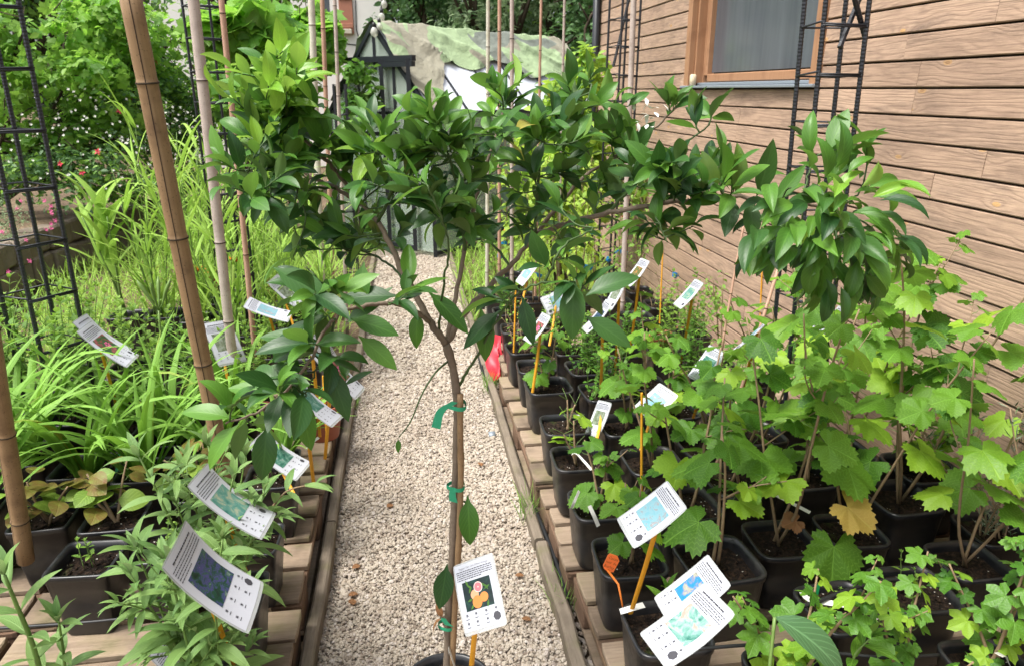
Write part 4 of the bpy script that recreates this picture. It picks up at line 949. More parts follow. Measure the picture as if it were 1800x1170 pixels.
def k_currant(v, h=.55, n=2, size=(.102, .058), lean=.35, every=.085, mats=('currant', 'currant_young'), mw=(0, 0, 0, 0, 1), tp=None, start=.28, pet=.65):
    mb = MB(); sb = MB(); a0 = rng.uniform(0, 6.28)
    for i in range(n):
        p = stem_path((rng.normal(0, .012), rng.normal(0, .012), SOILZ), a0+i*6.28/n+rng.uniform(-.4, .4), lean*rng.uniform(.4, 1.2), h*rng.uniform(.7, 1.1), 6, .035); tube(sb, p, np.linspace(.0055, .0025, len(p)), 6)
        petioled(mb, sb, p, None, tp or T_CUR, size, len(mats), every, start, pet, .3, .45, 1, None, 2, list(mw))
        for j in range(1):
            q = p[rng.integers(len(p)//3, len(p)-2)]; s = stem_path(q, rng.uniform(0, 6.28), rng.uniform(.5, 1.), .16*h/.5, 5, .05); tube(sb, s, np.linspace(.0026, .0014, len(s)), 5); petioled(mb, sb, s, None, tp or T_CUR, (size[1]*.75, size[1]*.5), len(mats), every*.5, .25, pet, .3, .5, 1, None, 2, list(mw))
    return [('leaves', mb, [M[q] for q in mats]), ('stem', sb, [M['stem_brown'], M['stem']])]
def k_tallcur(v): return k_currant(v, .88, 3, (.112, .07), .42, .085, start=.33)
def k_smallcur(v): return k_currant(v, .30, 2, (.075, .05), .3, .06)
def k_goose(v): return k_currant(v, .44, 3, (.066, .042), .40, .042, ('goose', 'currant_young'), (0, 0, 0, 0, 1), T_GOO, .15, .55)
def k_rosemary(v):
    mb = MB(); sb = MB()
    for i in range(10):
        p = stem_path(rng.normal(0, .03, 3)*[1, 1, 0]+[0, 0, SOILZ], rng.uniform(0, 6.28), rng.uniform(.05, .6), rng.uniform(.3, .6), 7, .06); tube(sb, p, np.linspace(.004, .002, len(p)), 5)
        m = 90; idx = rng.integers(1, len(p), m); d = rand_dirs(m, -.1, .9); inst(mb, T_NEED, p[idx]+rng.normal(0, .006, (m, 3)), d+[0, 0, .4], rand_dirs(m), rng.uniform(.025, .042, m))
    return [('leaves', mb, [M['rosemary']]), ('stem', sb, [M['stem_brown']])]
def k_sapling(v, h=1.25, size=.085, mat='sapling'):
    mb = MB(); sb = MB()
    for i in range(2):
        p = stem_path((rng.normal(0, .015), rng.normal(0, .015), SOILZ), rng.uniform(0, 6.28), rng.uniform(.02, .13), h*rng.uniform(.75, 1.1), 9, .02); tube(sb, p, np.linspace(.007, .0025, len(p)), 6)
        petioled(mb, sb, p, None, [T_SAP], (size, size*.7), 1, .034, .18, .3, .5, .5, 1)
        for j in range(5):
            q = p[rng.integers(4, len(p)-2)]; s = stem_path(q, rng.uniform(0, 6.28), rng.uniform(.5, 1.1), .2, 5, .04); tube(sb, s, .0022, 4); petioled(mb, sb, s, None, [T_SAP], (size*.8, size*.6), 1, .03, .1, .3, .4, .5, 1)
    return [('leaves', mb, [M[mat]]), ('stem', sb, [M['stem_brown'], M['stem']])]
def k_broom(v): return k_sapling(v, .8, .06, 'mint')
def k_kiwi(v):
    mb = MB(); sb = MB(); b = np.array([0, 0, SOILZ])
    for i in range(3):
        p = stem_path(b+rng.normal(0, .006, 3), [2.3, 2.8, 1.6][i], .45, .2, 5, .05); tube(sb, p, np.linspace(.006, .003, len(p)), 6)
        petioled(mb, sb, p, None, [T_KIWI], (.085, .06), 1, .026, .35, .35, .15, .5, 1)
    return [('leaves', mb, [M['kiwi']]), ('stem', sb, [M['stem_brown'], M['stem']])]
def k_bare(v):
    sb = MB(); mb = MB()
    for i in range(2):
        p = stem_path((rng.normal(0, .01), rng.normal(0, .01), SOILZ), rng.uniform(0, 6.28), .1, rng.uniform(.12, .2), 5, .05); tube(sb, p, np.linspace(.006, .003, len(p)), 6)
        for j in range(5):
            q = p[rng.integers(3, len(p))]; s = stem_path(q, rng.uniform(0, 6.28), .9, .06, 3, .03); tube(sb, s, .0012, 4, 1)
        petioled(mb, sb, p, None, T_CUR, (.07, .05), 1, .1, .5, .6, .4, .4, 1)
    return [('leaves', mb, [M['currant_young']]), ('stem', sb, [M['stem_brown'], M['stem']])]
def k_twiggy(v):
    sb = MB(); mb = MB()
    for i in range(16):
        p = stem_path(rng.normal(0, .03, 3)*[1, 1, 0]+[0, 0, SOILZ], rng.uniform(0, 6.28), rng.uniform(.2, .9), rng.uniform(.12, .26), 5, .1); tube(sb, p, .0018, 4)
        petioled(mb, sb, p, None, [T_MINT], (.03, .02), 1, .05, .5, .1, .2, .5, 0)
    return [('leaves', mb, [M['mint']]), ('stem', sb, [M['stem_brown']])]
def k_young(v):
    mb = MB(); sb = MB()
    p = stem_path((0, 0, SOILZ), 1.2, .1, .14, 5, .03); tube(sb, p, np.linspace(.004, .002, len(p)), 5); opposite(mb, sb, p, T_LANCE2, (.12, .08), .055, .25, .55, .05)
    return [('leaves', mb, [M['currant']]), ('stem', sb, [M['stem']])]
def k_soil(v):
    mb = MB(); sb = MB()
    for i in range(3):
        p = stem_path(rng.normal(0, .04, 3)*[1, 1, 0]+[0, 0, SOILZ], rng.uniform(0, 6.28), .2, .09, 4, .04); tube(sb, p, .0014, 4); opposite(mb, sb, p, T_MINT, (.03, .02), .03, .4, .4, .05)
    return [('leaves', mb, [M['mint']]), ('stem', sb, [M['stem']])]
KIND = {'strap': (k_strap, 4, 'daylily'), 'lily': (k_lily, 1, 'daylily'), 'reed': (k_reed, 4, 'reed grass'), 'canna': (k_canna, 1, 'canna'), 'mint': (k_mint, 3, 'leafy herb'), 'herb': (k_herb, 2, 'leafy herb'), 'lance': (k_lance, 3, 'shrub'),
        'currant': (k_currant, 4, 'currant bush'), 'tallcur': (k_tallcur, 3, 'currant bush'), 'smallcur': (k_smallcur, 3, 'currant bush'), 'goose': (k_goose, 3, 'gooseberry bush'), 'rosemary': (k_rosemary, 2, 'rosemary'),
        'sapling': (k_sapling, 3, 'sapling'), 'broom': (k_broom, 2, 'sapling'), 'kiwi': (k_kiwi, 2, 'potted plant'), 'bare': (k_bare, 2, 'potted plant'), 'twiggy': (k_twiggy, 2, 'potted plant'), 'young': (k_young, 1, 'potted plant'), 'soil': (k_soil, 2, 'potted plant')}
NAME = {'strap': 'potted_daylily', 'lily': 'potted_daylily', 'reed': 'potted_reed_grass', 'canna': 'potted_canna', 'mint': 'potted_herb', 'herb': 'potted_herb', 'lance': 'potted_shrub', 'currant': 'potted_currant', 'tallcur': 'potted_currant', 'smallcur': 'potted_currant',
        'goose': 'potted_gooseberry', 'rosemary': 'potted_rosemary', 'sapling': 'potted_sapling', 'broom': 'potted_sapling'}
GROUP = {'strap': 'potted daylilies in the left bed', 'reed': 'potted grasses in the left bed', 'currant': 'potted currants in the right bed', 'tallcur': 'potted currants in the right bed', 'smallcur': 'potted currants in the right bed'}
POTS = {'square': (.092, .225, 1.2, .74), 'round': (.108, .215, .55, .82), 'brown': (.10, .17, .0, .76)}
POTMESH = {}
def pot_data(kind):
    if kind not in POTMESH:
        w, h, sq, tp = POTS[kind]; POTMESH[kind] = []
        for i in range(2):
            a, b = pot_mesh(w, h, sq, .03 if i else .042, .004, tp)
            POTMESH[kind].append((a, b))
    return POTMESH[kind]
PROTO = {}; USED = {}
def plant(kind, x, y, label, z=.148, pot='round', sc=1., rz=None, psc=1.):
    """a potted plant: pot, soil, stems and leaves move together; later ones of a kind are copies with copied parts"""
    fn, nv, cat = KIND[kind]; key = (kind, pot); lst = PROTO.setdefault(key, []); rz = rnd.uniform(-.08, .08) if rz is None else rz
    grp = GROUP.get(kind, 'plants in black pots' if pot != 'brown' else 'plants in terracotta coloured pots')
    if len(lst) < nv:
        t = empty(NAME.get(kind, 'potted_plant'), (x, y, z), label, cat, grp, rz); t.scale = (sc,)*3
        pd = pot_data(pot)[len(lst) % 2]; pm = M['terracotta'] if pot == 'brown' else M['pot']
        pd[0].build('pot', pm, t); pd[1].build('soil', M['soil'], t)
        dz = POTS[pot][1]-POTH
        for nm, mb, mats in fn(len(lst)):
            o = mb.build(nm, mats, t); o.location = (0, 0, dz)
        lst.append(t); return t
    k = USED.get(key, 0); USED[key] = k+1; src = lst[k % nv]
    return copy_thing(src, (x, y, z), rz, sc, label, grp, rnd.uniform(0, 6.28))
ORD = ['first', 'second', 'third', 'fourth', 'fifth', 'sixth', 'seventh', 'eighth', 'ninth', 'tenth', 'eleventh', 'twelfth']
DESC = {'strap': 'arching daylily in black pot', 'lily': 'daylily with green buds', 'reed': 'tall bright reed grass in pot', 'canna': 'broad-leaved canna in pot', 'mint': 'light green leafy herb in pot', 'herb': 'low leafy herb in pot', 'lance': 'narrow-leaved shrub in black pot',
        'currant': 'lobed-leaf currant in black pot', 'tallcur': 'tall currant bush in black pot', 'smallcur': 'small young currant in black pot', 'goose': 'small-leaved gooseberry in black pot', 'rosemary': 'needle-leaved rosemary in black pot', 'sapling': 'tall yellow-green sapling in black pot', 'broom': 'short leafy sapling in black pot',
        'kiwi': 'copper-leaved plant in black pot', 'bare': 'nearly bare-stemmed plant in black pot', 'twiggy': 'twiggy brown-stemmed plant in black pot', 'young': 'seedling with long leaves in black pot', 'soil': 'black pot of soil with tiny sprouts'}
def bed(side, xs, rows, pot, z=.148):
    for ri, (x, lst) in enumerate(zip(xs, rows)):
        for ni, (y, kind, sc) in enumerate(lst):
            lab = f"{DESC[kind]}, {side} bed, {ORD[ri]} row from path, {ORD[ni]} from front"
            zz = z if y < 5.2 else .0
            plant(kind, x + rnd.uniform(-.012, .012), y + rnd.uniform(-.012, .012), lab, zz, pot, sc)
# right bed: rows run along the path, listed front to back
bed('right', [.635, .885, 1.14, 1.40, 1.65, 1.86], [
    [(1.50, 'young', .97), (1.81, 'smallcur', .97), (2.13, 'smallcur', .97), (2.47, 'bare', .95), (2.77, 'bare', .95), (3.16, 'smallcur', 1.), (3.47, 'soil', .93), (3.77, 'twiggy', .93), (4.10, 'twiggy', .93), (4.5, 'herb', .9), (4.9, 'twiggy', .9), (5.5, 'broom', .9)],
    [(1.30, 'goose', .95), (1.74, 'currant', 1.05), (2.06, 'currant', 1.05), (2.38, 'currant', 1.), (2.70, 'smallcur', 1.), (3.05, 'herb', 1.), (3.38, 'herb', 1.), (3.75, 'mint', .8), (4.2, 'herb', .9), (4.8, 'sapling', .8), (5.4, 'sapling', .9), (6.0, 'sapling', 1.)],
    [(1.22, 'goose', .8), (1.52, 'soil', .95), (1.84, 'tallcur', .95), (2.16, 'currant', 1.1), (2.48, 'currant', 1.), (2.82, 'smallcur', 1.), (3.2, 'currant', .85), (3.6, 'herb', 1.), (4.1, 'soil', .9), (4.7, 'sapling', .8), (5.3, 'sapling', 1.)],
    [(1.26, 'goose', .9), (1.56, 'soil', .95), (1.88, 'tallcur', .9), (2.20, 'smallcur', 1.), (2.55, 'currant', .95), (2.9, 'mint', .8), (3.25, 'herb', 1.), (3.65, 'mint', .8), (4.2, 'soil', 1.), (4.65, 'broom', .9), (5.2, 'sapling', .9)],
    [(1.36, 'soil', .9), (1.66, 'tallcur', .9), (2.0, 'tallcur', 1.03), (2.34, 'tallcur', 1.0), (2.7, 'currant', 1.05), (3.1, 'currant', .95), (3.5, 'broom', .75), (3.9, 'mint', .9), (4.45, 'twiggy', 1.), (4.9, 'broom', .9)],
    [(1.42, 'rosemary', 1.), (1.80, 'rosemary', .9), (2.15, 'goose', 1.1)]], 'round')
# left bed
bed('left', [-.53, -.76, -.98, -1.21, -1.45, -1.70, -1.95], [
    [(1.44, 'lance', 1.0), (1.78, 'lance', 1.05), (2.06, 'soil', .95), (2.44, 'soil', 1.), (2.68, 'strap', .8), (3.6, 'soil', 1.), (3.9, 'mint', .9), (4.3, 'reed', .8)],
    [(2.06, 'soil', 1.), (2.42, 'kiwi', .95), (2.72, 'strap', .95), (3.05, 'strap', 1.), (3.5, 'mint', .85), (3.9, 'mint', .8), (4.4, 'reed', .9), (5.0, 'reed', 1.)],
    [(2.02, 'soil', 1.), (2.26, 'kiwi', 1.), (2.55, 'strap', 1.05), (2.85, 'lily', 1.), (3.2, 'mint', .95), (3.6, 'mint', .8), (4.1, 'reed', 1.15), (4.7, 'reed', 1.), (5.3, 'reed', 1.)],
    [(2.30, 'kiwi', 1.), (2.60, 'strap', 1.1), (2.95, 'strap', 1.05), (3.3, 'mint', 1.1), (3.8, 'herb', .9), (4.4, 'reed', 1.2), (5.1, 'reed', 1.), (5.7, 'reed', 1.)],
    [(2.34, 'strap', 1.15), (2.68, 'strap', 1.2), (3.0, 'mint', 1.25), (3.35, 'mint', 1.15), (3.8, 'mint', .9), (4.5, 'reed', 1.2), (5.3, 'reed', 1.2)],
    [(2.62, 'strap', 1.15), (2.95, 'mint', 1.35), (3.3, 'mint', 1.2), (3.8, 'mint', 1.1), (4.6, 'canna', 1.1), (5.2, 'reed', 1.), (6.0, 'reed', 1.)],
    [(2.78, 'mint', 1.35), (3.1, 'mint', 1.3)]], 'square')
plant('soil', -.43, 3.22, 'terracotta coloured round pot on the left pallet edge beside the path', .148, 'brown', 1.)
plant('mint', -.72, 3.28, 'leafy herb in terracotta coloured pot behind the round edge pot', .148, 'brown', .8)
plant('herb', 1.70, 4.05, 'terracotta coloured pot of low herbs near the house wall', .148, 'brown', .9)
plant('soil', 1.52, 4.0, 'terracotta coloured pot with sprouts beside the herb pot near the wall', .148, 'brown', .9)
plant('reed', -1.1, 6.1, 'tall reed grass in terracotta coloured pot before the retaining wall', 0., 'brown', 1.15)
plant('reed', -.65, 5.7, 'reed grass in terracotta coloured pot, far end of the left bed', 0., 'brown', 1.)
plant('reed', -1.7, 6.6, 'reed grass in terracotta coloured pot under the white blossom bush', 0., 'brown', 1.2)
# ground cover between and behind the pots
def turf(name, n, fx, label, mat='grass', hl=(.06, .2), w=(.003, .006)):
    mb = MB(); b = fx(n); ribbons(mb, b, rng.uniform(0, 6.28, n), rng.uniform(.8, 1.5, n), rng.uniform(*hl, n), rng.uniform(*w, n), rng.uniform(.2, 1.4, n), 4)
    o = mb.build(name, M[mat]); tag(o, label, None, None, 'stuff'); return o
turf('grass', 3300, lambda n: np.stack([rng.uniform(-3.2, -.45, n), rng.uniform(4.6, 9.0, n), np.full(n, -.03)], 1), 'wild grass growing behind the left pots', 'reed', (.12, .4), (.006, .013))
turf('grass', 5000, lambda n: np.stack([rng.uniform(-1.6, 1.4, n), rng.uniform(8.15, 9.5, n), np.full(n, -.01)], 1), 'lawn grass at the end of the gravel path', 'grass', (.04, .12))
turf('grass', 2600, lambda n: np.stack([rng.uniform(.45, 1.95, n), rng.uniform(5.2, 8.0, n), np.full(n, -.03)], 1), 'weedy grass behind the right pots', 'reed', (.1, .3), (.005, .012))
for (x, y, n, h, lb) in ((.46, 2.62, 60, .15, 'grass tuft growing at the right kerb above the pipe bend'), (.465, 2.05, 38, .13, 'small grass tuft at the right kerb, nearest the camera'), (.455, 4.0, 60, .14, 'grass tuft at the right kerb below the red plastic'), (-.33, 3.9, 26, .1, 'thin grass tuft at the left kerb beside the gravel')):
    mb = MB(); b = np.stack([rng.normal(0, .018, n), rng.normal(0, .035, n), np.zeros(n)], 1); ribbons(mb, b, rng.uniform(0, 6.28, n), rng.uniform(1., 1.5, n), rng.uniform(.5, 1.1, n)*h, rng.uniform(.002, .004, n), rng.uniform(.1, .9, n), 5)
    o = mb.build('grass_tuft', M['grass']); o.location = (x, y, 0); tag(o, lb, 'grass tuft', 'grass tufts along the kerbs')
# ================================================================== BAMBOO POLES
def bamboo(a, b, r0, r1, mat, label, node=.26, group='bamboo poles standing among the pots', first=.1, crack=None):
    """a = foot, b = tip"""
    a = np.asarray(a, float); b = np.asarray(b, float); Ls = np.linalg.norm(b-a); d = (b-a)/Ls; x, y, _ = frame_of(d)
    bend = rnd.uniform(-.012, .012); mb = MB(); ss = set(np.linspace(0, Ls, max(6, int(Ls/.09))).tolist()); nodes = []; q = first
    while q < Ls-.01: nodes.append(q); q += node*rnd.uniform(.85, 1.15)
    for q in nodes: ss.update([q-.012, q-.005, q, q+.005, q+.012])
    s = np.array(sorted(v for v in ss if 0 <= v <= Ls)); rad = r0+(r1-r0)*s/Ls
    for q in nodes: rad = rad*(1 + .09*np.exp(-((s-q)/.004)**2) - .03*np.exp(-((s-q-.01)/.005)**2))
    zig = np.interp(s, [0]+nodes+[Ls], [0]+[rnd.uniform(-.003, .003) for _ in nodes]+[0])
    pts = d*s[:, None] + x*(bend*np.sin(np.pi*s/Ls)+zig)[:, None]
    t = empty('bamboo_pole', a, label, 'bamboo pole', group)
    tube(mb, pts, rad, 12); mb.build('cane', M[mat], t)
    mb = MB()
    for q in nodes:
        i = int(np.argmin(abs(s-q))); k = 12; V = []
        for dz, kk in ((-.0022, 1.0), (-.001, 1.035), (.001, 1.035), (.0022, 1.0)): V += [pts[i]+d*dz + rad[i]*kk*(x*math.cos(w)+y*math.sin(w)) for w in np.linspace(0, 2*math.pi, k, endpoint=False)]
        mb.add(V, [[[r*k+j, r*k+(j+1) % k, (r+1)*k+(j+1) % k, (r+1)*k+j] for r in range(3) for j in range(k)]])
    mb.build('node_ring', M['bark_dark'] if mat == 'bamboo' else M['bamboo_line'], t)
    if crack:
        mb = MB(); fr = CF*-1; fr = nrm(fr - d*np.dot(fr, d)); sd = np.cross(d, fr); w0 = crack; V = []
        for i in range(len(s)):
            an = w0+.04*math.sin(s[i]*5); o = fr*math.cos(an)+sd*math.sin(an); tt = np.cross(d, o); V += [pts[i]+o*rad[i]*1.004-tt*.0011, pts[i]+o*rad[i]*1.004+tt*.0011]
        mb.add(V, [[[2*i, 2*i+1, 2*i+3, 2*i+2] for i in range(len(s)-1)]]); mb.build('split_line', M['bamboo_line'], t)
    return t
bamboo(P(418, 955, z=.33), P(222, -40, Y=1.96), .0225, .0255, 'bamboo', 'thick tan leaning bamboo pole rising from the front left pots past the frame', .42, first=.23, crack=.25)
foot = P(46, 985, z=.335); bamboo(foot, foot + (P(-18, 560, Y=1.97)-foot)*2.6, .0235, .0235, 'bamboo', 'thick tan bamboo pole in the corner pot at the lower left', .30, first=.16, crack=-.5)
bamboo(P(398, 560, Y=3.2)*[1, 1, 0]+[0, 0, .3], P(335, -40, Y=3.15), .021, .022, 'bamboo_grey', 'pale grey bamboo pole second from the left of the standing poles', .34)
bamboo(P(440, 560, Y=3.7)*[1, 1, 0]+[0, 0, .3], P(386, -30, Y=3.65), .0135, .013, 'bamboo_red', 'thin reddish bamboo cane right of the grey pole', .26)
for (x0, x1, yb, Y, r, mt, lb) in ((546, 556, 420, 5.0, .0215, 'bamboo_pale', 'whitish mossy bamboo pole before the white house, left of three'), (565, 576, 420, 5.1, .0145, 'bamboo_red', 'reddish brown bamboo cane in the middle of three before the white house'), (587, 598, 420, 5.2, .0125, 'bamboo_grey', 'thin grey bamboo cane right of three before the white house'),
    (858, 854, 420, 5.0, .0125, 'bamboo_pale', 'pale bamboo cane crossing the tarp, leftmost of five before it'), (878, 877, 420, 5.1, .0125, 'bamboo_red', 'reddish bamboo cane crossing the tarp, second from the left'), (900, 900, 420, 4.9, .0135, 'bamboo_grey', 'greyish bamboo cane crossing the middle of the tarp'), (952, 941, 420, 5.2, .0095, 'bamboo_red', 'thin brown bamboo cane leaning before the right half of the tarp'), (993, 983, 420, 5.3, .0095, 'bamboo_grey', 'thin grey bamboo cane at the right end of the tarp')):
    f = P(x1, yb, Y=Y); f[2] = .12 if Y < 5.2 else 0.; bamboo(f, P(x0, -30, Y=Y), r, r*.95, mt, lb, .30)
f = P(1100, 420, Y=4.4); f[2] = .3; bamboo(f, P(1115, -30, Y=4.4), .017, .017, 'bamboo_grey', 'smooth grey bamboo pole standing against the house corner trellis', .6)
# thin canes leaning in the right bed
bamboo(P(1268, 620, Y=3.0), P(1312, 375, Y=3.1), .006, .005, 'bamboo_red', 'slender brown cane leaning up towards the citrus crown, right bed', .2)
bamboo(P(1258, 765, Y=2.3)*[1, 1, 0]+[0, 0, .3], P(1375, 450, Y=2.45), .0075, .006, 'bamboo_red', 'brown cane leaning right towards the black trellis by the wall', .2)

# ================================================================== REBAR TRELLISES
def rebar(mb, a, b, r):
    a = np.asarray(a, float); b = np.asarray(b, float); Ls = np.linalg.norm(b-a); n = int(Ls/.0065); s = np.linspace(0, 1, n)
    tube(mb, a + (b-a)*s[:, None], r*(1 + .13*(np.arange(n) % 2)), 6)
def trellis(base, top, side, rot, r, step, label, off=0., thin=False, ringr=.004, extra=None):
    base = np.asarray(base, float); top = np.asarray(top, float); d = top-base; Ls = np.linalg.norm(d); t = empty('rebar_trellis', base, label, 'trellis', 'black rebar trellises')
    cs = [rotM('Z', rot)@np.array([sx*side/2, sy*side/2, 0]) for sx, sy in ((-1, -1), (1, -1), (1, 1), (-1, 1))]
    for c in cs:
        mb = MB()
        if thin: tube(mb, [c, c+d*.5, c+d], r, 6)
        else: rebar(mb, c, c+d, r)
        mb.build('upright_bar', M['rebar'], t, smooth=False)
    q = off
    while q < Ls:
        mb = MB(); o = d*(q/Ls); cc = [c*1.06 + o + [0, 0, rnd.uniform(-.006, .006)] for c in cs]
        tube(mb, cc+[cc[0]+[0, 0, .008]], ringr, 5); tube(mb, [cc[0]+[0, 0, -.006], cc[1]+[0, 0, -.007]], ringr, 5)
        mb.build('ring_wire', M['rebar'], t); q += step
    if extra:
        for a, b in extra:
            mb = MB(); rebar(mb, np.asarray(a)-base, np.asarray(b)-base, r*1.15); mb.build('cross_bar', M['rebar'], t, smooth=False)
    return t
c = P(52, 440, Y=3.05); trellis((c[0], 3.05, .2), (c[0], 3.05, 2.4), .182, R(55), .0082, .2105, 'black rebar trellis at the left edge beside the big bamboo', .1)
c = P(385, 250, Y=4.5); trellis((c[0], 4.5, .1), (c[0]+.0, 4.5, 2.45), .15, R(38), .0075, .165, 'black rebar trellis behind the grey bamboo pole, left of the citrus crown', .05, True)
c0 = P(1415, 520, Y=2.75); c1 = P(1466, 40, Y=2.75); d = c1-c0; b = c0 - d*.55
trellis(b, c1+d*.35, .165, R(-3), .0085, .175, 'black rebar trellis before the window, right side', .06, extra=[(P(1522, 70, Y=2.70), P(1496, -25, Y=2.66)), (P(1476, 84, Y=2.66), P(1518, -20, Y=2.74))])
c = P(1092, 80, Y=5.6); trellis((c[0], 5.6, .0), (c[0]+.02, 5.6, 2.9), .16, R(20), .0085, .19, 'black rebar trellis at the far corner of the wooden house', .1, True, extra=[(P(1078, 118, Y=5.55), P(1110, -20, Y=5.55))])
c = P(600, 200, Y=6.8); trellis((c[0], 6.8, .0), (c[0], 6.8, 1.75), .10, R(10), .008, .28, 'short thin black trellis left of the greenhouse door', .1, True)

# ================================================================== PLANT LABELS
def text_mesh(s, size):
    c = bpy.data.curves.new('lettering', 'FONT'); c.body = s; c.size = size; c.resolution_u = 1; c.align_x = 'CENTER'
    o = bpy.data.objects.new('lettering', c); COL.objects.link(o); bpy.context.view_layer.update()
    me = bpy.data.meshes.new_from_object(o.evaluated_get(bpy.context.evaluated_depsgraph_get()))
    V = np.array([v.co[:] for v in me.vertices]).reshape(-1, 3); Fc = [list(p.vertices) for p in me.polygons]
    bpy.data.objects.remove(o); bpy.data.curves.remove(c); bpy.data.meshes.remove(me); return V, Fc
def add_text(mb, s, size, cx, cy, warp, z, maxw=None):
    V, Fc = text_mesh(s, size)
    if maxw: V[:, 0] *= min(1, maxw/max(1e-6, np.ptp(V[:, 0])))
    by = {}
    for f in Fc: by.setdefault(len(f), []).append(f)
    mb.add(warp(np.stack([V[:, 0]+cx, V[:, 1]+cy, np.full(len(V), z)], 1)), list(by.values()))
def card_pose(cx, cy, up, right, w, h):
    """distance and tilt of a card of known size from the two half axes measured in the photo"""
    ox, oy = cx-900, 585-cy; best = None
    def sol(v, half, d):  # vectors (a, b, c) of length half whose projection at depth d is v
        a0, b0 = v[0]*d/F, -v[1]*d/F; A = (ox/F)**2+(oy/F)**2+1; B = 2*(a0*ox/F+b0*oy/F); C_ = a0*a0+b0*b0-half*half
        D = B*B-4*A*C_
        return [] if D < 0 else [np.array([a0+ox/F*c, b0+oy/F*c, c]) for c in ((-B+math.sqrt(D))/2/A, (-B-math.sqrt(D))/2/A)]
    d0 = F*h/(2*math.hypot(*up))
    for d in np.linspace(d0*1.12, d0*.72, 160):
        for u in sol(up, h/2, d):
            for r in sol(right, w/2, d):
                dot = abs(np.dot(u, r))/(w*h/4); U = u[0]*CR+u[1]*CU+u[2]*CF; Rv = r[0]*CR+r[1]*CU+r[2]*CF; Nn = nrm(np.cross(Rv, U))
                if np.dot(Nn, nrm(ray(cx, cy))) > -.02: continue
                sc = dot - .8*Nn[2] + (.6 if Nn[2] < .05 else 0) + .15*abs(1-d/d0)
                if best is None or sc < best[0]: best = (sc, d, U, Rv)
    if best is None:
        d = d0; U = up[0]*CR-up[1]*CU; Rv = right[0]*CR-right[1]*CU
    else: _, d, U, Rv = best
    U = nrm(U); Rv = nrm(Rv-U*np.dot(U, Rv)); return d, U, Rv, np.cross(Rv, U)
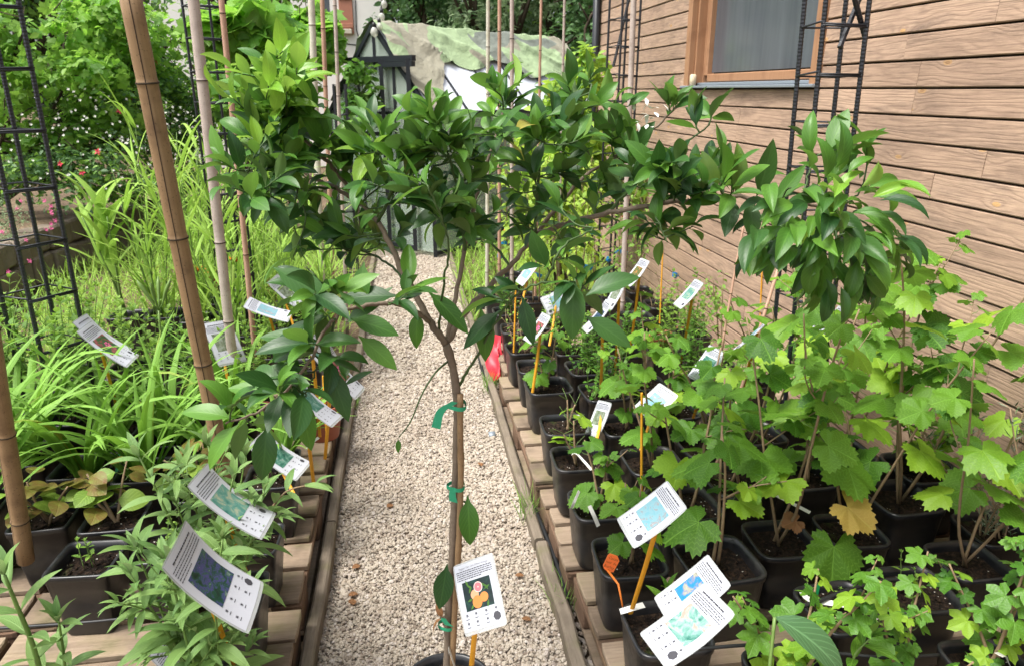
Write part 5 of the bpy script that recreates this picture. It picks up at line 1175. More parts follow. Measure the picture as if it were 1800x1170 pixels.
def plant_tag(cx, cy, up, right, photo, label, w=.111, h=.154, flip=1, stake=None, bend=.0, title=None, detail=2, soilz=.33, twist=0., lift=0., stakelab=None):
    """A6 laminated card; up / right are the card's half-axis pixel vectors in the photo, from which distance and tilt follow"""
    d, U, Rv, Nn = card_pose(cx, cy, up, right, w, h)
    c = P(cx, cy, d=d-lift); t = empty('plant_label', c, label, 'plant label', 'laminated plant labels on yellow stakes')
    def warp(p):
        p = np.asarray(p, float); y = p[:, 1]/h*2; zz = p[:, 2] + bend*(1-y*y)*h - bend*h*.5 + .006*np.sin(p[:, 0]/w*3+1)*(.3+.7*abs(y))
        return p[:, :1]*Rv + p[:, 1:2]*U + zz[:, None]*Nn
    def grid(mb, x0, x1, y0, y1, z, n=8, m=10, th=0.0, rc=0.):
        xs = np.linspace(x0, x1, n+1); ys = np.linspace(y0, y1, m+1); V = []; Uv = []
        for y in ys:
            for x in xs:
                q, e = x, y
                if rc:
                    dx = max(0, abs(x)-(w/2-rc)); dy = max(0, abs(y)-(h/2-rc)); L_ = math.hypot(dx, dy)
                    if dx > 0 and dy > 0 and L_ > rc: q = math.copysign(w/2-rc+dx*rc/L_, x); e = math.copysign(h/2-rc+dy*rc/L_, y)
                V.append((q, e, z)); Uv.append(((x-x0)/(x1-x0)*.7+cx*.11, (y-y0)/(y1-y0)*.7+cy*.13))
        k = n+1; f = [[j*k+i, j*k+i+1, (j+1)*k+i+1, (j+1)*k+i] for j in range(m) for i in range(n)]; mb.add(warp(V), [f], 0, Uv)
        if th: mb.add(warp(np.array(V)-[0, 0, th]), [[q[::-1] for q in f]], 0, Uv)
    mb = MB(); grid(mb, -w/2, w/2, -h/2, h/2, 0, 14, 16, .0009, .006); mb.build('laminate', M['laminate'], t)
    mg = .0038; mb = MB(); grid(mb, -w/2+mg, w/2-mg, -h/2+mg+.004, h/2-mg, .0004, 8, 10, .0016); mb.build('printed_card', M['paper'], t)
    pw, p0, p1 = w*.66, -h*.185, h*.215
    if detail >= 1:
        mb = MB(); grid(mb, -pw/2, pw/2, p0, p1, .0010, 8, 8); ph = mb.build('printed_photo', PH[photo], t)
        mb = MB(); rr = random.Random(int(cx*7+cy)); z = .0010
        def bar(x0, x1, y, hh): mb.add(warp([(x0, y, z), (x1, y, z), (x1, y+hh, z), (x0, y+hh, z)]), [[[0, 1, 2, 3]]])
        if title: add_text(mb, title, .0058, 0, h*.405, warp, z, w*.72); bar(-w*.34, w*.34, h*.405-.0014, .0005)
        else:
            x = -w*.33
            while x < w*.33: l = rr.uniform(.004, .012); bar(x, min(x+l, w*.34), h*.405, .0032); x += l+.0012
            bar(-w*.33, w*.34, h*.405-.0016, .0006)
        if detail >= 2:
            for li in range(5):
                y = h*(.365-li*.029); x = -w*.43; xe = w*.43 if li < 4 else w*rr.uniform(-.1, .3)
                while x < xe: l = rr.uniform(.002, .0085); bar(x, min(x+l, xe), y, .0020); x += l+.0013
            for (ix, iy) in ((-.34, -.235), (-.12, -.235), (.12, -.235), (.34, -.235), (-.34, -.345), (-.12, -.345), (.12, -.345)):
                for q in range(3):
                    a = q*1.05+.5; e, s = .0036*math.cos(a), .0036*math.sin(a); o = np.array([w*ix, h*iy, z]); pr = np.array([-s, e, 0])*.16
                    mb.add(warp([o-[e, s, 0]-pr, o+[e, s, 0]-pr, o+[e, s, 0]+pr, o-[e, s, 0]+pr]), [[[0, 1, 2, 3]]])
                bar(w*ix-.0045, w*ix+.0045, h*iy-.009, .0013)
            a = np.linspace(0, 2*math.pi, 14, endpoint=False); V = [(w*.335+.0085*(1+.12*(i % 2))*math.cos(q), -h*.345+.0085*(1+.12*(i % 2))*math.sin(q), z) for i, q in enumerate(a)]
            mb.add(warp(V), [[list(range(14))]])
        mb.build('printed_text', M['ink'], t, smooth=False)
        if photo == 'citrus':
            pcy = (p0+p1)/2; phh = (p1-p0)
            def disc(x, y, r, mat, nm, zz, sq=1.):
                b = MB(); a = np.linspace(0, 2*math.pi, 28, endpoint=False); b.add(warp([(x+r*math.cos(q), y+r*sq*math.sin(q), zz) for q in a]), [[list(range(28))]]); return b.build(nm, M[mat], ph)
            disc(-.008, pcy+.000, .0105, 'fruit_peach', 'fruit', .0014); disc(-.004, pcy-.0165, .0125, 'fruit', 'fruit', .0017, 1.08); disc(.0145, pcy-.010, .0105, 'fruit', 'fruit', .0015)
            disc(.004, pcy+.0135, .0112, 'fruit_rind', 'cut_fruit', .0018); disc(.004, pcy+.0135, .0095, 'fruit_pink', 'cut_fruit_flesh', .0021); disc(.0045, pcy+.0135, .0016, 'fruit_rind', 'cut_fruit_core', .0024)
            b = MB(); inst(b, leaf_tpl(.32, 5, 2, 0, 0), [(0, 0, 0)]*9, [(math.cos(q), math.sin(q), 0) for q in (2.5, 1., 3.4, 3.9, .4, 5.6, 2.0, 4.4, 5.2)], (0, 0, 1.), .016)
            ofs = [(-.012, .016), (-.022, .006), (-.014, -.008), (-.012, -.020), (.018, .006), (.012, .022), (-.02, .022), (.024, -.020), (.02, .018)]
            V = np.concatenate(b.v); nn = len(V)//9
            V2 = np.concatenate([V[i*nn:(i+1)*nn]*[1, 1, 0] + [ofs[i][0], pcy+ofs[i][1]*.9, .0012] for i in range(9)]); b.v = [warp(V2)]
            b.build('printed_leaf', M['citrus_mid'], ph)
        if photo == 'red':
            b = MB(); pcy = (p0+p1)/2
            for q in range(6):
                a = q*1.05; V = [(.006+.017*math.cos(a+e)*k_, pcy+.014*math.sin(a+e)*k_, .0014) for e, k_ in ((-.4, .3), (-.35, .9), (0, 1.1), (.35, .9), (.4, .3))]; b.add(warp(V), [[list(range(5))]])
            b.build('printed_flower', M['petal_pink'], ph)
    if stake:
        # yellow painted split-bamboo stake from the back of the card down into the soil
        sx, sy, zf = stake; a = c - Nn*.006 + U*h*.18*(1 if abs(U[2]) > .55 else 0); b = P(sx, sy, z=zf) if zf is not None else None
        off = b-a; b[1] = a[1]+np.clip(off[1], -.12, .30); b[0] = a[0]+np.clip(off[0], -.09, .09)
        s = empty('label_stake', b, stakelab or ('yellow stake holding the ' + label.split(',')[0].replace('laminated ', '')), 'stake', 'yellow stakes holding the plant labels')
        mb = MB(); dd = nrm(a-b); x = CR; pts = [(0, 0, 0), (a-b)*.5+np.array([.002, 0, 0]), a-b]
        V = []
        for p in pts:
            for q, r in ((-.0065, -.002), (-.0022, -.0038), (.0022, -.0036), (.0065, -.001), (.004, .003), (-.004, .003)): V.append(np.asarray(p)+CR*q - CF*-r)
        k = 6; mb.add(V, [[[i*k+j, i*k+(j+1) % k, (i+1)*k+(j+1) % k, (i+1)*k+j] for i in range(2) for j in range(k)], [list(range(k))[::-1], [12+j for j in range(k)]]])
        mb.build('stake_cane', M['stake'], s, smooth=False)
    return t
# (centre px), up half-axis px, right half-axis px
plant_tag(842, 1044, (-12, -63), (37.5, -11.5), 'citrus', 'upright label picturing oranges and a pink cut fruit, before the citrus trunk', flip=1, stake=(829, 1168, .335), title='Oranger Cara Cara (Citrus sinensis)', bend=.02)
plant_tag(376, 1014, (-73, -57), (15, -43), 'purple', 'tilted label with purple and green photo among narrow leaves, lower left', flip=-1, stake=(411, 1170, .36), bend=-.06, w=.148, h=.21)
plant_tag(408, 882, (-58, -42), (14, -18), 'teal', 'tilted label with pale green photo, above the purple photo label', flip=-1, stake=(438, 985, .36), bend=-.06, lift=.16, w=.148, h=.21)
plant_tag(330, 1168, (-50, -42), (18, -28), 'grey', 'pale label cut by the bottom edge of the photo, lower left', flip=-1, bend=-.04, w=.148, h=.21)
plant_tag(492, 800, (-42, -30), (13, -16), 'green', 'label with dark green photo beside the left kerb pots', flip=-1, stake=(491, 960, .36), bend=-.05, w=.148, h=.21)
plant_tag(190, 606, (-42, -30), (10, -10), 'red', 'label with red flower photo among the daylilies', flip=-1, stake=(214, 745, .36), bend=-.05, lift=.09, w=.148, h=.21)
plant_tag(180, 592, (-42, -32), (9, -9), 'grey', 'pale label tucked behind the red flower label', flip=-1, detail=1, bend=-.05, lift=-.03, w=.148, h=.21)
plant_tag(394, 602, (-16, -37), (25, -4), 'grey', 'upright label with grey green foliage photo right of the big bamboo', flip=1, stake=(392, 760, .34), bend=.03, w=.148, h=.21)
plant_tag(404, 682, (-22, -20), (14, -15), 'grey', 'small slanted label below the grey foliage label', flip=-1, bend=-.02, w=.148, h=.21)
plant_tag(503, 512, (-25, -22), (8, -8), 'grey', 'narrow label with mossy photo, upper of two left of the citrus branches', flip=-1, stake=(514, 640, .34), bend=-.04, w=.148, h=.21)
plant_tag(472, 545, (-39, -13), (3.5, -9), 'cyan', 'narrow label with pale blue photo, lower of two left of the citrus branches', flip=-1, stake=(500, 650, .33), bend=-.04, w=.148, h=.21)
plant_tag(562, 618, (-34, -40), (10, -8), 'green', 'long label partly hidden behind the low citrus branch', flip=-1, stake=(570, 735, .34), bend=-.04, w=.148, h=.21)
plant_tag(598, 650, (-34, -44), (9, -8), 'red', 'slanted label leaning beside the round terracotta pot', flip=-1, stake=(584, 740, .33), bend=-.05, w=.148, h=.21)
plant_tag(548, 702, (-44, -42), (9, -9), 'green', 'long label with green photo slanting down to the left kerb', flip=-1, stake=(552, 850, .34), bend=-.06, w=.148, h=.21)
plant_tag(458, 752, (-18, -34), (14, -6), 'grey', 'pale upright label behind the lowest citrus leaves', flip=-1, bend=-.02, w=.148, h=.21)
plant_tag(944, 577, (17.5, -24), (8, 6), 'red', 'label with dark red photo above the right edge pots', flip=1, stake=(936, 690, .36), bend=-.04)
plant_tag(1118, 479, (17, -22), (8.5, 4.5), 'orange', 'label with orange berry photo before the black square tubs', flip=1, stake=(1107, 620, .36), bend=-.04)
plant_tag(1082, 515, (14, -28), (9, 3), 'grey', 'whitish label left of the orange berry label', flip=1, bend=-.03, stake=(1073, 640, .36))
plant_tag(1050, 556, (22, -26), (6, 6), 'purple', 'label with violet photo partly behind a dark citrus leaf', flip=1, bend=-.04, stake=(1050, 655, .36))
plant_tag(1210, 517, (20, -22.5), (8, 5.5), 'teal', 'label with teal photo standing near the house wall', flip=1, stake=(1204, 570, .36), bend=-.03)
plant_tag(1242, 641, (20, -28), (15, 9), 'green', 'label with mottled green photo between the currants and the leaning cane', flip=1, stake=(1218, 735, .36), bend=-.03)
plant_tag(1318, 592, (30, -26), (2.2, 2.4), 'cyan', 'label seen nearly edge-on beside the leaning brown cane', flip=1, stake=(1300, 720, .36), bend=-.015)
plant_tag(1462, 566, (22, -24), (10, 6), 'cyan', 'pale blue label under the drooping right citrus cluster', flip=1, stake=(1420, 660, .36), bend=-.03)
plant_tag(1440, 566, (24, -20), (9, 6), 'grey', 'crumpled pale label left of the blue one under the right citrus cluster', flip=1, detail=1, bend=-.03)
plant_tag(1152, 706, (24, -22), (17, 13), 'cyan', 'pale label half hidden by bright currant leaves', flip=1, bend=-.03, stake=(1126, 790, .36))
plant_tag(1052, 735, (12, -30), (13, 4), 'grey', 'whitish label behind the small currant at the right edge', flip=1, bend=-.02, stake=(1065, 800, .36))
plant_tag(1145, 903, (46, -35), (18, 27), 'cyan', 'label with pale sky photo right of the path, uppermost of three large ones', flip=1, stake=(1108, 1078, .36), bend=-.03)
plant_tag(1216, 1040, (50, -40), (21, 31), 'blue', 'label with blue sky photo behind another label, lower right', flip=1, stake=(1262, 1120, .36), bend=-.03, lift=-.02)
plant_tag(1207, 1098, (56.5, -45), (27, 31), 'berry', 'frontmost right label with pale berry photo, overlapping the blue one', flip=1, stake=(1232, 1168, .36), bend=-.04, lift=.05)
plant_tag(978, 530, (22, -10), (9, 24), 'cyan', 'broad pale label glimpsed behind the centre citrus leaves', flip=1, bend=-.02, stake=(985, 640, .36))
plant_tag(925, 482, (13, -17), (7, 5), 'cyan', 'small distant label behind the right citrus branch', flip=1, detail=1, stake=(913, 580, .36))
for (a, b, lb) in (((1128, 690), (1128, 880), 'tall bare yellow stake among the bright currant leaves'), ((1165, 440), (1160, 560), 'bare yellow stake leaning before the blue-taped saplings'), ((907, 500), (903, 610), 'bare yellow stake at the far right pot edge'), ((1340, 460), (1336, 580), 'bare yellow stake tied beside the black wall trellis'), ((568, 660), (573, 745), 'bare yellow stake before the terracotta pot, left edge')):
    pb = P(*b, z=.36); pa = P(*a, Y=pb[1]); mb = MB(); tube(mb, [(0, 0, -.03), pa-pb], [.0055, .0045], 5); o = mb.build('label_stake', M['stake'], smooth=False); o.location = pb; tag(o, lb, 'stake', 'yellow stakes holding the plant labels')
# orange hand-written label on its own stick
c = P(1074, 989, d=1.86*1.0+.22); t = empty('orange_label', c, 'small orange hand-written label on a stick, right of the path', 'plant label')
Rv = nrm(CR*.86 - CU*.34 + CF*.2); U = nrm(CU*.97 - CF*.3 - Rv*np.dot(CU*.97 - CF*.3, Rv)); Nn = np.cross(Rv, U)
mb = MB(); pr = [(-.5, .42), (-.42, .55), (.2, .55), (.5, .30), (.5, -.5), (.1, -.58), (-.3, -.45), (-.46, -.3)]; s = .040
V = [Rv*x*s + U*y*s*1.25 for x, y in pr]; mb.add(np.vstack([V, np.array(V)-Nn*.002]), [[list(range(8))[::1]], [[15-i for i in range(8)]], [[i, (i+1) % 8, 8+(i+1) % 8, 8+i][::-1] for i in range(8)]]); mb.build('label_plate', M['orange_label'], t, smooth=False)
mb = MB(); wq = lambda p: p[:, :1]*Rv + p[:, 1:2]*U + p[:, 2:]*Nn
for sx, yy in (('Cassis', .012), ('noir de', -.002), ('Burley', -.016)): add_text(mb, sx, .0125, 0, yy, wq, .0008, .033)
mb.build('hand_lettering', M['ink_orange'], t, smooth=False)
b = P(1096, 1052, z=.37); mb = MB(); tube(mb, [-U*s*.6-Nn*.001, (b-c)*.6, b-c+[0, 0, -.03]], [.004, .0035, .0025], 6); mb.build('stick', M['stake_orange'], t)
# small slips: white loop labels, green markers, blue tape
def slip(pts, w, mat, name, label, cat, group, up=(0, 0, 1)):
    pts = smooth_poly(np.array(pts, float), 10); mb = MB(); T = nrm(np.gradient(pts, axis=0)); sd = nrm(np.cross(T, np.asarray(up)+.01)); nn = np.cross(sd, T); V = []
    for p, s_, q in zip(pts, sd, nn): V += [p-s_*w/2, p+s_*w/2, p+s_*w/2-q*.0006, p-s_*w/2-q*.0006]
    n = len(pts); mb.add(np.array(V)-pts[0], [[[i*4+k, i*4+(k+1) % 4, (i+1)*4+(k+1) % 4, (i+1)*4+k] for i in range(n-1) for k in range(4)], [[3, 2, 1, 0], [(n-1)*4+k for k in range(4)]]])
    o = mb.build(name, M[mat], smooth=False); o.location = pts[0]; tag(o, label, cat, group); return o
GW = 'white slip labels round the stems'
def pz(x, y, z): return P(x, y, z=z)
slip([pz(1005, 798, .41), pz(1012, 795, .42), pz(1025, 808, .40), pz(1040, 825, .385)], .012, 'white_label', 'slip_label', 'white slip label curling from the small stem in an edge pot', 'slip label', GW)
slip([pz(1018, 862, .45), pz(1010, 880, .43), pz(1005, 892, .40)], .010, 'white_label', 'slip_label', 'white slip label standing upright at the rim of an edge pot', 'slip label', GW, (0, 1, 0))
slip([pz(1036, 888, .42), pz(1044, 905, .39), pz(1052, 924, .35)], .013, 'white_label', 'slip_label', 'white slip label hanging over the front rim of an edge pot', 'slip label', GW, (0, -1, .3))
slip([pz(1090, 1074, .375), pz(1110, 1068, .385), pz(1132, 1062, .38)], .016, 'white_label', 'slip_label', 'grey white slip label at the rim behind the lower yellow stake', 'slip label', GW, (0, -.5, 1))
slip([pz(1410, 1040, .40), pz(1422, 1052, .40), pz(1455, 1058, .40), pz(1500, 1064, .40)], .016, 'white_label', 'slip_label', 'long white slip label on the pot soil beside a green marker', 'slip label', GW, (0, -.5, 1))
slip([pz(1362, 868, .42), pz(1395, 885, .40), pz(1424, 900, .39)], .014, 'white_label', 'slip_label', 'white slip label under the yellowed currant leaf', 'slip label', GW, (0, -.5, 1))
slip([pz(1540, 1072, .39), pz(1556, 1066, .42), pz(1552, 1052, .42)], .018, 'white_label', 'slip_label', 'white curled slip label on dark soil near the right gooseberry', 'slip label', GW)
slip([pz(1755, 1150, .42), pz(1765, 1150, .40), pz(1775, 1168, .37)], .018, 'white_label', 'slip_label', 'white knotted slip label in the lower right corner', 'slip label', GW)
slip([pz(540, 788, .37), pz(550, 776, .39), pz(560, 768, .40)], .012, 'white_label', 'slip_label', 'white slip label lying in a left kerb pot', 'slip label', GW, (0, -.6, 1))
slip([pz(1438, 1026, .44), pz(1436, 1036, .42), pz(1434, 1046, .40)], .013, 'green_label', 'marker_label', 'small green marker stuck in the pot beside the long white slip', 'plant marker', None, (0, 1, 0))
slip([P(211, 798, z=.43), P(208, 815, z=.40), P(205, 832, z=.37)], .014, 'green_label', 'marker_label', 'green plastic marker behind the front daylily', 'plant marker', None, (0, 1, 0))
GB2 = 'blue tape tags on the saplings'
for (x, y, Y, dx, dy, lb) in ((1047, 412, 5.3, 9, 5, 'highest blue tape tag among the sapling stems'), (1092, 444, 5.2, 11, 6, 'broad blue tape tag right of the sapling stems'), (997, 441, 5.4, 8, 5, 'blue tape tag left of the middle sapling stems'), (1030, 470, 5.1, 11, 6, 'ragged blue tape tag above the black tubs'), (943, 484, 5., 9, 5, 'blue tape tag beside the small distant label'), (878, 452, 5.6, 4, 6, 'small blue tape tag farthest left behind the branch'), (1069, 457, 5.2, 3, 7, 'narrow upright blue tape tag between stems'), (1186, 485, 4.6, 4, 7, 'blue tape tag on the dark stem by the house wall'), (888, 428, 6., 9, 5, 'distant blue tape tag above the small one')):
    c = P(x, y, Y=Y); slip([P(x-dx, y-dy*.4, Y=Y), c+np.array([0, -.012, .008]), P(x+dx, y+dy*.4, Y=Y)], max(.028, dy*.0052), 'blue_tape', 'tape_tag', lb, 'tape tag', GB2, (0, 1, .1))
# ---- hoses
def hose(pts, r, label, mat='wire', name='irrigation_hose'):
    mb = MB(); p = smooth_poly(pts, 40); tube(mb, p-p[0], r, 8); o = mb.build(name, M[mat]); o.location = p[0]; tag(o, label, 'hose', 'black irrigation hoses')
hose([pz(838, 590, .03), pz(845, 640, .03), pz(868, 700, .03), pz(890, 760, .025), pz(925, 860, .025), pz(955, 930, .03), pz(985, 1010, .03), pz(1003, 1090, .03), pz(1015, 1180, .03)], .0105, 'thick black irrigation pipe running along the right kerb')
hose([pz(-30, 1105, .24), pz(80, 1098, .245), pz(160, 1092, .25), pz(240, 1085, .25), pz(330, 1085, .22)], .0045, 'thin black drip hose across the front left pots')
hose([pz(1355, 1072, .40), pz(1420, 1062, .405), pz(1480, 1040, .41), pz(1540, 1022, .40), pz(1600, 1015, .39)], .006, 'black drip hose lying across the right pots')
hose([pz(1220, 1140, .39), pz(1330, 1133, .395), pz(1400, 1148, .39), pz(1480, 1148, .39), pz(1560, 1155, .39), pz(1650, 1150, .38)], .0045, 'thin black drip hose low across the front right pots')
hose([P(1690, 870, X=1.98), P(1714, 900, X=1.97), P(1722, 925, X=1.96), P(1718, 960, X=1.95)], .008, 'short black pipe bending against the house wall')
# red plastic sheet over the pallet end
mb = MB(); V = []; n, m = 14, 12
A, B, Cc, D = P(846, 592, z=.24), P(880, 588, z=.26), P(868, 672, z=.02), P(888, 640, z=.10)
for i in range(n+1):
    for j in range(m+1):
        u, v = i/n, j/m; p = (A*(1-u)+B*u)*(1-v) + (Cc*(1-u)+D*u)*v; V.append(p + np.array([-.03*math.sin(u*7+v*3)*v, .03*math.sin(u*9)*v, .012*math.sin(v*9+u*4)]))
V = np.array(V); mb.add(np.vstack([V, V+[.003, .003, 0]])-V[0], [[[i*(m+1)+j, (i+1)*(m+1)+j, (i+1)*(m+1)+j+1, i*(m+1)+j+1] for i in range(n) for j in range(m)], [[q+(n+1)*(m+1) for q in (i*(m+1)+j, i*(m+1)+j+1, (i+1)*(m+1)+j+1, (i+1)*(m+1)+j)] for i in range(n) for j in range(m)]])
o = mb.build('plastic_sheet', M['red_net']); o.location = V[0]; tag(o, 'crumpled red plastic sheet hanging at the right pallet end', 'plastic sheet')
# fallen bits on the path
mb = MB(); box(mb, (0, 0, 0), (.035, .03, .004), 0, rotM('X', .5)); o = mb.build('slate_chip', M['lead']); o.location = pz(865, 762, .01); tag(o, 'dark blue slate chip on the gravel near the right kerb', 'stone chip')
for i, (x, y) in enumerate(((612, 1045), (622, 1062), (690, 885), (905, 1010), (846, 818), (633, 992), (917, 1085))):
    mb = MB(); inst(mb, T_KIWI, [(0, 0, 0)], [(math.cos(i*2.), math.sin(i*2.), .1)], [(.2, .1, 1)], .035); o = mb.build('fallen_leaf', M['dead']); o.location = pz(x, y, .012)
    tag(o, ['brown dry leaf on gravel, lower left of path', 'curled brown leaf just below another on the left gravel', 'dry leaf by the left kerb midway along the path', 'dry leaf right of the orange label on the gravel', 'dark leaf scrap left of the slate chip', 'small dry leaf near the left kerb above the others', 'dry leaf by the right kerb bottom'][i], 'fallen leaf', 'fallen leaves on the gravel')
# orange flowers among the far grasses
for i, (x, y, Y) in enumerate(((348, 478, 4.6), (372, 480, 4.8), (412, 462, 5.), (893, 405, 7.), (1100, 385, 6.))):
    c = P(x, y, Y=Y); t = empty('orange_flower', c*[1, 1, 0], ['large orange bloom in the grass right of the big bamboo', 'second orange bloom right beside the large one', 'small orange bloom by the grey bamboo pole', 'orange bloom at the lawn edge behind the branch', 'orange bloom among yellow-green leaves near the wall'][i], 'flower', 'orange flowers among the grass')
    mb = MB(); d = rand_dirs(9, .1, .8); inst(mb, T_OVAL, np.tile([0, 0, c[2]], (9, 1)), d, [0, 0, 1.], .06); mb.build('petals', M['petal_orange'], t)
    mb = MB(); tube(mb, [(0, 0, 0), (.01, 0, c[2]*.5), (0, 0, c[2])], .003, 4); mb.build('stalk', M['stem'], t)
# ================================================================== CITRUS TREE (main subject)
TY = 1.52
troot = P(780, 1180, z=.0); troot = np.array([P(785, 1165, z=.33)[0], TY, 0.])
ct = empty('citrus_tree', troot, 'young citrus tree with a slim tied trunk and wide dark glossy crown in mid path', 'citrus tree')
def c3(l): return np.array([P(x, y, Y=TY+dy) for x, y, dy in l])
trunk = c3([(786, 1190, 0), (788, 1100, 0), (795, 980, 0), (801, 850, .005), (804, 720, .0), (797, 650, 0), (784, 604, 0)])
BR = [  # (polyline in pixels with depth offset along the path, base radius, tip radius)
 ([(784, 604, 0), (757, 566, .0), (722, 505, .03), (692, 442, .06), (664, 392, .1), (636, 360, .13), (590, 332, .16), (540, 308, .2), (490, 262, .22)], .0085, .003),
 ([(636, 360, .13), (600, 312, .15), (560, 270, .16), (525, 236, .16), (495, 180, .18), (480, 120, .2)], .005, .0025),
 ([(590, 332, .16), (530, 330, .10), (470, 330, .06), (430, 300, .05)], .0035, .002),
 ([(757, 566, 0), (725, 545, -.05), (690, 534, -.09), (650, 536, -.12), (604, 549, -.15), (572, 580, -.17), (545, 632, -.2), (505, 685, -.22), (455, 722, -.24), (395, 745, -.26)], .0052, .002),
 ([(604, 549, -.15), (578, 520, -.16), (560, 490, -.17), (540, 470, -.17)], .003, .0015),
 ([(590, 560, -.16), (570, 620, -.15), (548, 665, -.15), (535, 700, -.15)], .003, .0015),
 ([(784, 604, 0), (795, 555, .02), (812, 470, .05), (826, 390, .08), (845, 320, .1), (868, 250, .12), (884, 195, .14)], .0065, .0025),
 ([(818, 440, .05), (806, 350, .02), (790, 280, .0), (770, 215, .0)], .004, .002),
 ([(772, 580, 0), (780, 500, -.06), (788, 440, -.1), (775, 380, -.14), (752, 330, -.16)], .003, .0015),
 ([(845, 320, .1), (800, 280, .2), (740, 250, .26), (690, 230, .3)], .003, .0018),
 ([(664, 392, .1), (690, 330, .06), (670, 280, .06), (655, 235, .08)], .004, .002),
 ([(788, 598, 0), (810, 560, .02), (850, 515, .08), (895, 468, .14), (940, 415, .2), (985, 358, .25), (1035, 305, .28), (1090, 270, .3), (1150, 225, .32), (1195, 185, .32)], .0075, .0025),
 ([(985, 358, .25), (1000, 290, .22), (1018, 220, .2), (1040, 150, .2)], .0042, .002),
 ([(940, 415, .2), (945, 340, .12), (950, 270, .08), (955, 200, .08)], .004, .002),
 ([(940, 415, .2), (1000, 392, .14), (1070, 374, .08), (1140, 362, .03), (1210, 352, .0), (1290, 346, -.02), (1360, 356, -.04), (1410, 358, -.05), (1455, 370, -.06), (1495, 395, -.06)], .0065, .003),
 ([(1070, 374, .08), (1110, 330, .05), (1150, 300, .02), (1200, 255, .0), (1245, 222, .0)], .004, .0018),
 ([(1140, 362, .03), (1160, 395, -.02), (1172, 425, -.04)], .003, .0015),
 ([(1410, 358, -.05), (1420, 310, -.03), (1435, 275, -.02)], .003, .0018),
 ([(1455, 370, -.06), (1470, 420, -.1), (1475, 470, -.12), (1470, 500, -.12)], .003, .0018),
 ([(1455, 370, -.06), (1500, 350, -.0), (1520, 320, .0)], .003, .0015),
 ([(806, 678, 0), (835, 632, -.03), (868, 575, -.08), (905, 520, -.12), (955, 498, -.16), (1010, 495, -.2)], .0035, .0018),
 ([(955, 498, -.16), (985, 440, -.16), (1010, 420, -.14), (1050, 400, -.12)], .003, .0015),
 ([(1010, 495, -.2), (1018, 540, -.22), (1020, 575, -.22)], .002, .001),
 ([(722, 505, .03), (690, 470, .14), (650, 445, .22), (600, 420, .28), (560, 400, .3)], .0035, .0018),
 ([(895, 468, .14), (860, 420, .22), (830, 380, .3), (850, 330, .34)], .0035, .0018)]
mb = MB(); gt = MB()
p = smooth_poly(trunk, 40); rad = np.linspace(.0104, .0088, 40)*(1+.06*np.sin(np.arange(40)*.9)+.05*rng.normal(0, 1, 40)); rad[-4:] *= 1.12; rad[6] *= 1.2
tube(mb, p-troot, rad, 12, 0, True, 3.)
SK = []
for pts, r0, r1 in BR:
    n = max(12, len(pts)*5); q = smooth_poly(c3(pts), n); q = q + rng.normal(0, .0014, q.shape)
    woody = r0 > .0048; tube(mb if woody else gt, q-troot, np.linspace(r0, r1, n)*(1+.05*rng.normal(0, 1, n)), 8 if woody else 6, 0, True, 3.); SK.append(q)
SKA = np.concatenate(SK); SKT = np.concatenate([nrm(np.gradient(q, axis=0)) for q in SK])
mb.build('trunk', M['bark'], ct)
# leaf templates: several curls
TC = [leaf_tpl(.385, 8, 4, f, c, .85, .78, .10, wv, tw) for f, c, wv, tw in ((.22, .7, .02, .0), (.35, 1.0, .03, .25), (.12, .35, .02, -.2), (.3, 1.3, .02, .1), (.45, .6, .03, -.3))]
TCN = [leaf_tpl(.34, 8, 4, f, c, .9, .72, .08, wv, tw) for f, c, wv, tw in ((.4, 1.2, .03, .2), (.5, .9, .04, -.3), (.3, 1.5, .03, .1))]
lv = MB()  # materials: 0 dark, 1 mid, 2 young, 3 mottled
def citrus_leaf(pos, yd, zh, sz, m, tp=None):
    if m == 0 and rng.random() < .28: m = 1
    inst(lv, (tp or TC)[rng.integers(0, len(tp or TC))], [pos], [yd], [zh], [[sz*rng.uniform(.85, 1.15), sz, sz]], m)
def sprig(tip, base, kinds, size, nl, spread=1., upl=.2, droop=0., tp=None, tuft=3):
    d0 = tip-base; Ls = np.linalg.norm(d0); mid = base + d0*.5 + rng.normal(0, .10, 3)*Ls + np.array([0, 0, -.05*Ls])
    q = smooth_poly([base, mid, tip], 9); tube(gt, q-troot, np.linspace(.0022, .0012, 9), 5)
    az = rng.uniform(0, 6.28)
    for k in range(nl):
        f = 1-(k/max(nl, 1))*min(.85, .17/max(Ls, .02)); i = min(7, int(f*8)); t = nrm(q[i+1]-q[i]); x, y, _ = frame_of(t); pp = q[i]*(1-(f*8-i))+q[i+1]*(f*8-i) if i < 8 else q[8]
        az += 2.4+rng.normal(0, .35); el = rng.uniform(.25, .9) if k >= tuft else rng.uniform(.7, 1.2)
        yd = (x*math.cos(az)+y*math.sin(az))*math.cos(el)*spread + t*math.sin(el) + np.array([0, 0, upl-droop+.18]) + rng.normal(0, .12, 3)
        zh = np.array([rng.normal(0, .45), rng.normal(0, .45)-.25, 1.]) + nrm(t)*.6
        citrus_leaf(pp-troot, yd, zh, size*rng.uniform(.62, 1.18), int(rng.choice(kinds)), tp)
LS, NS = .82, .78
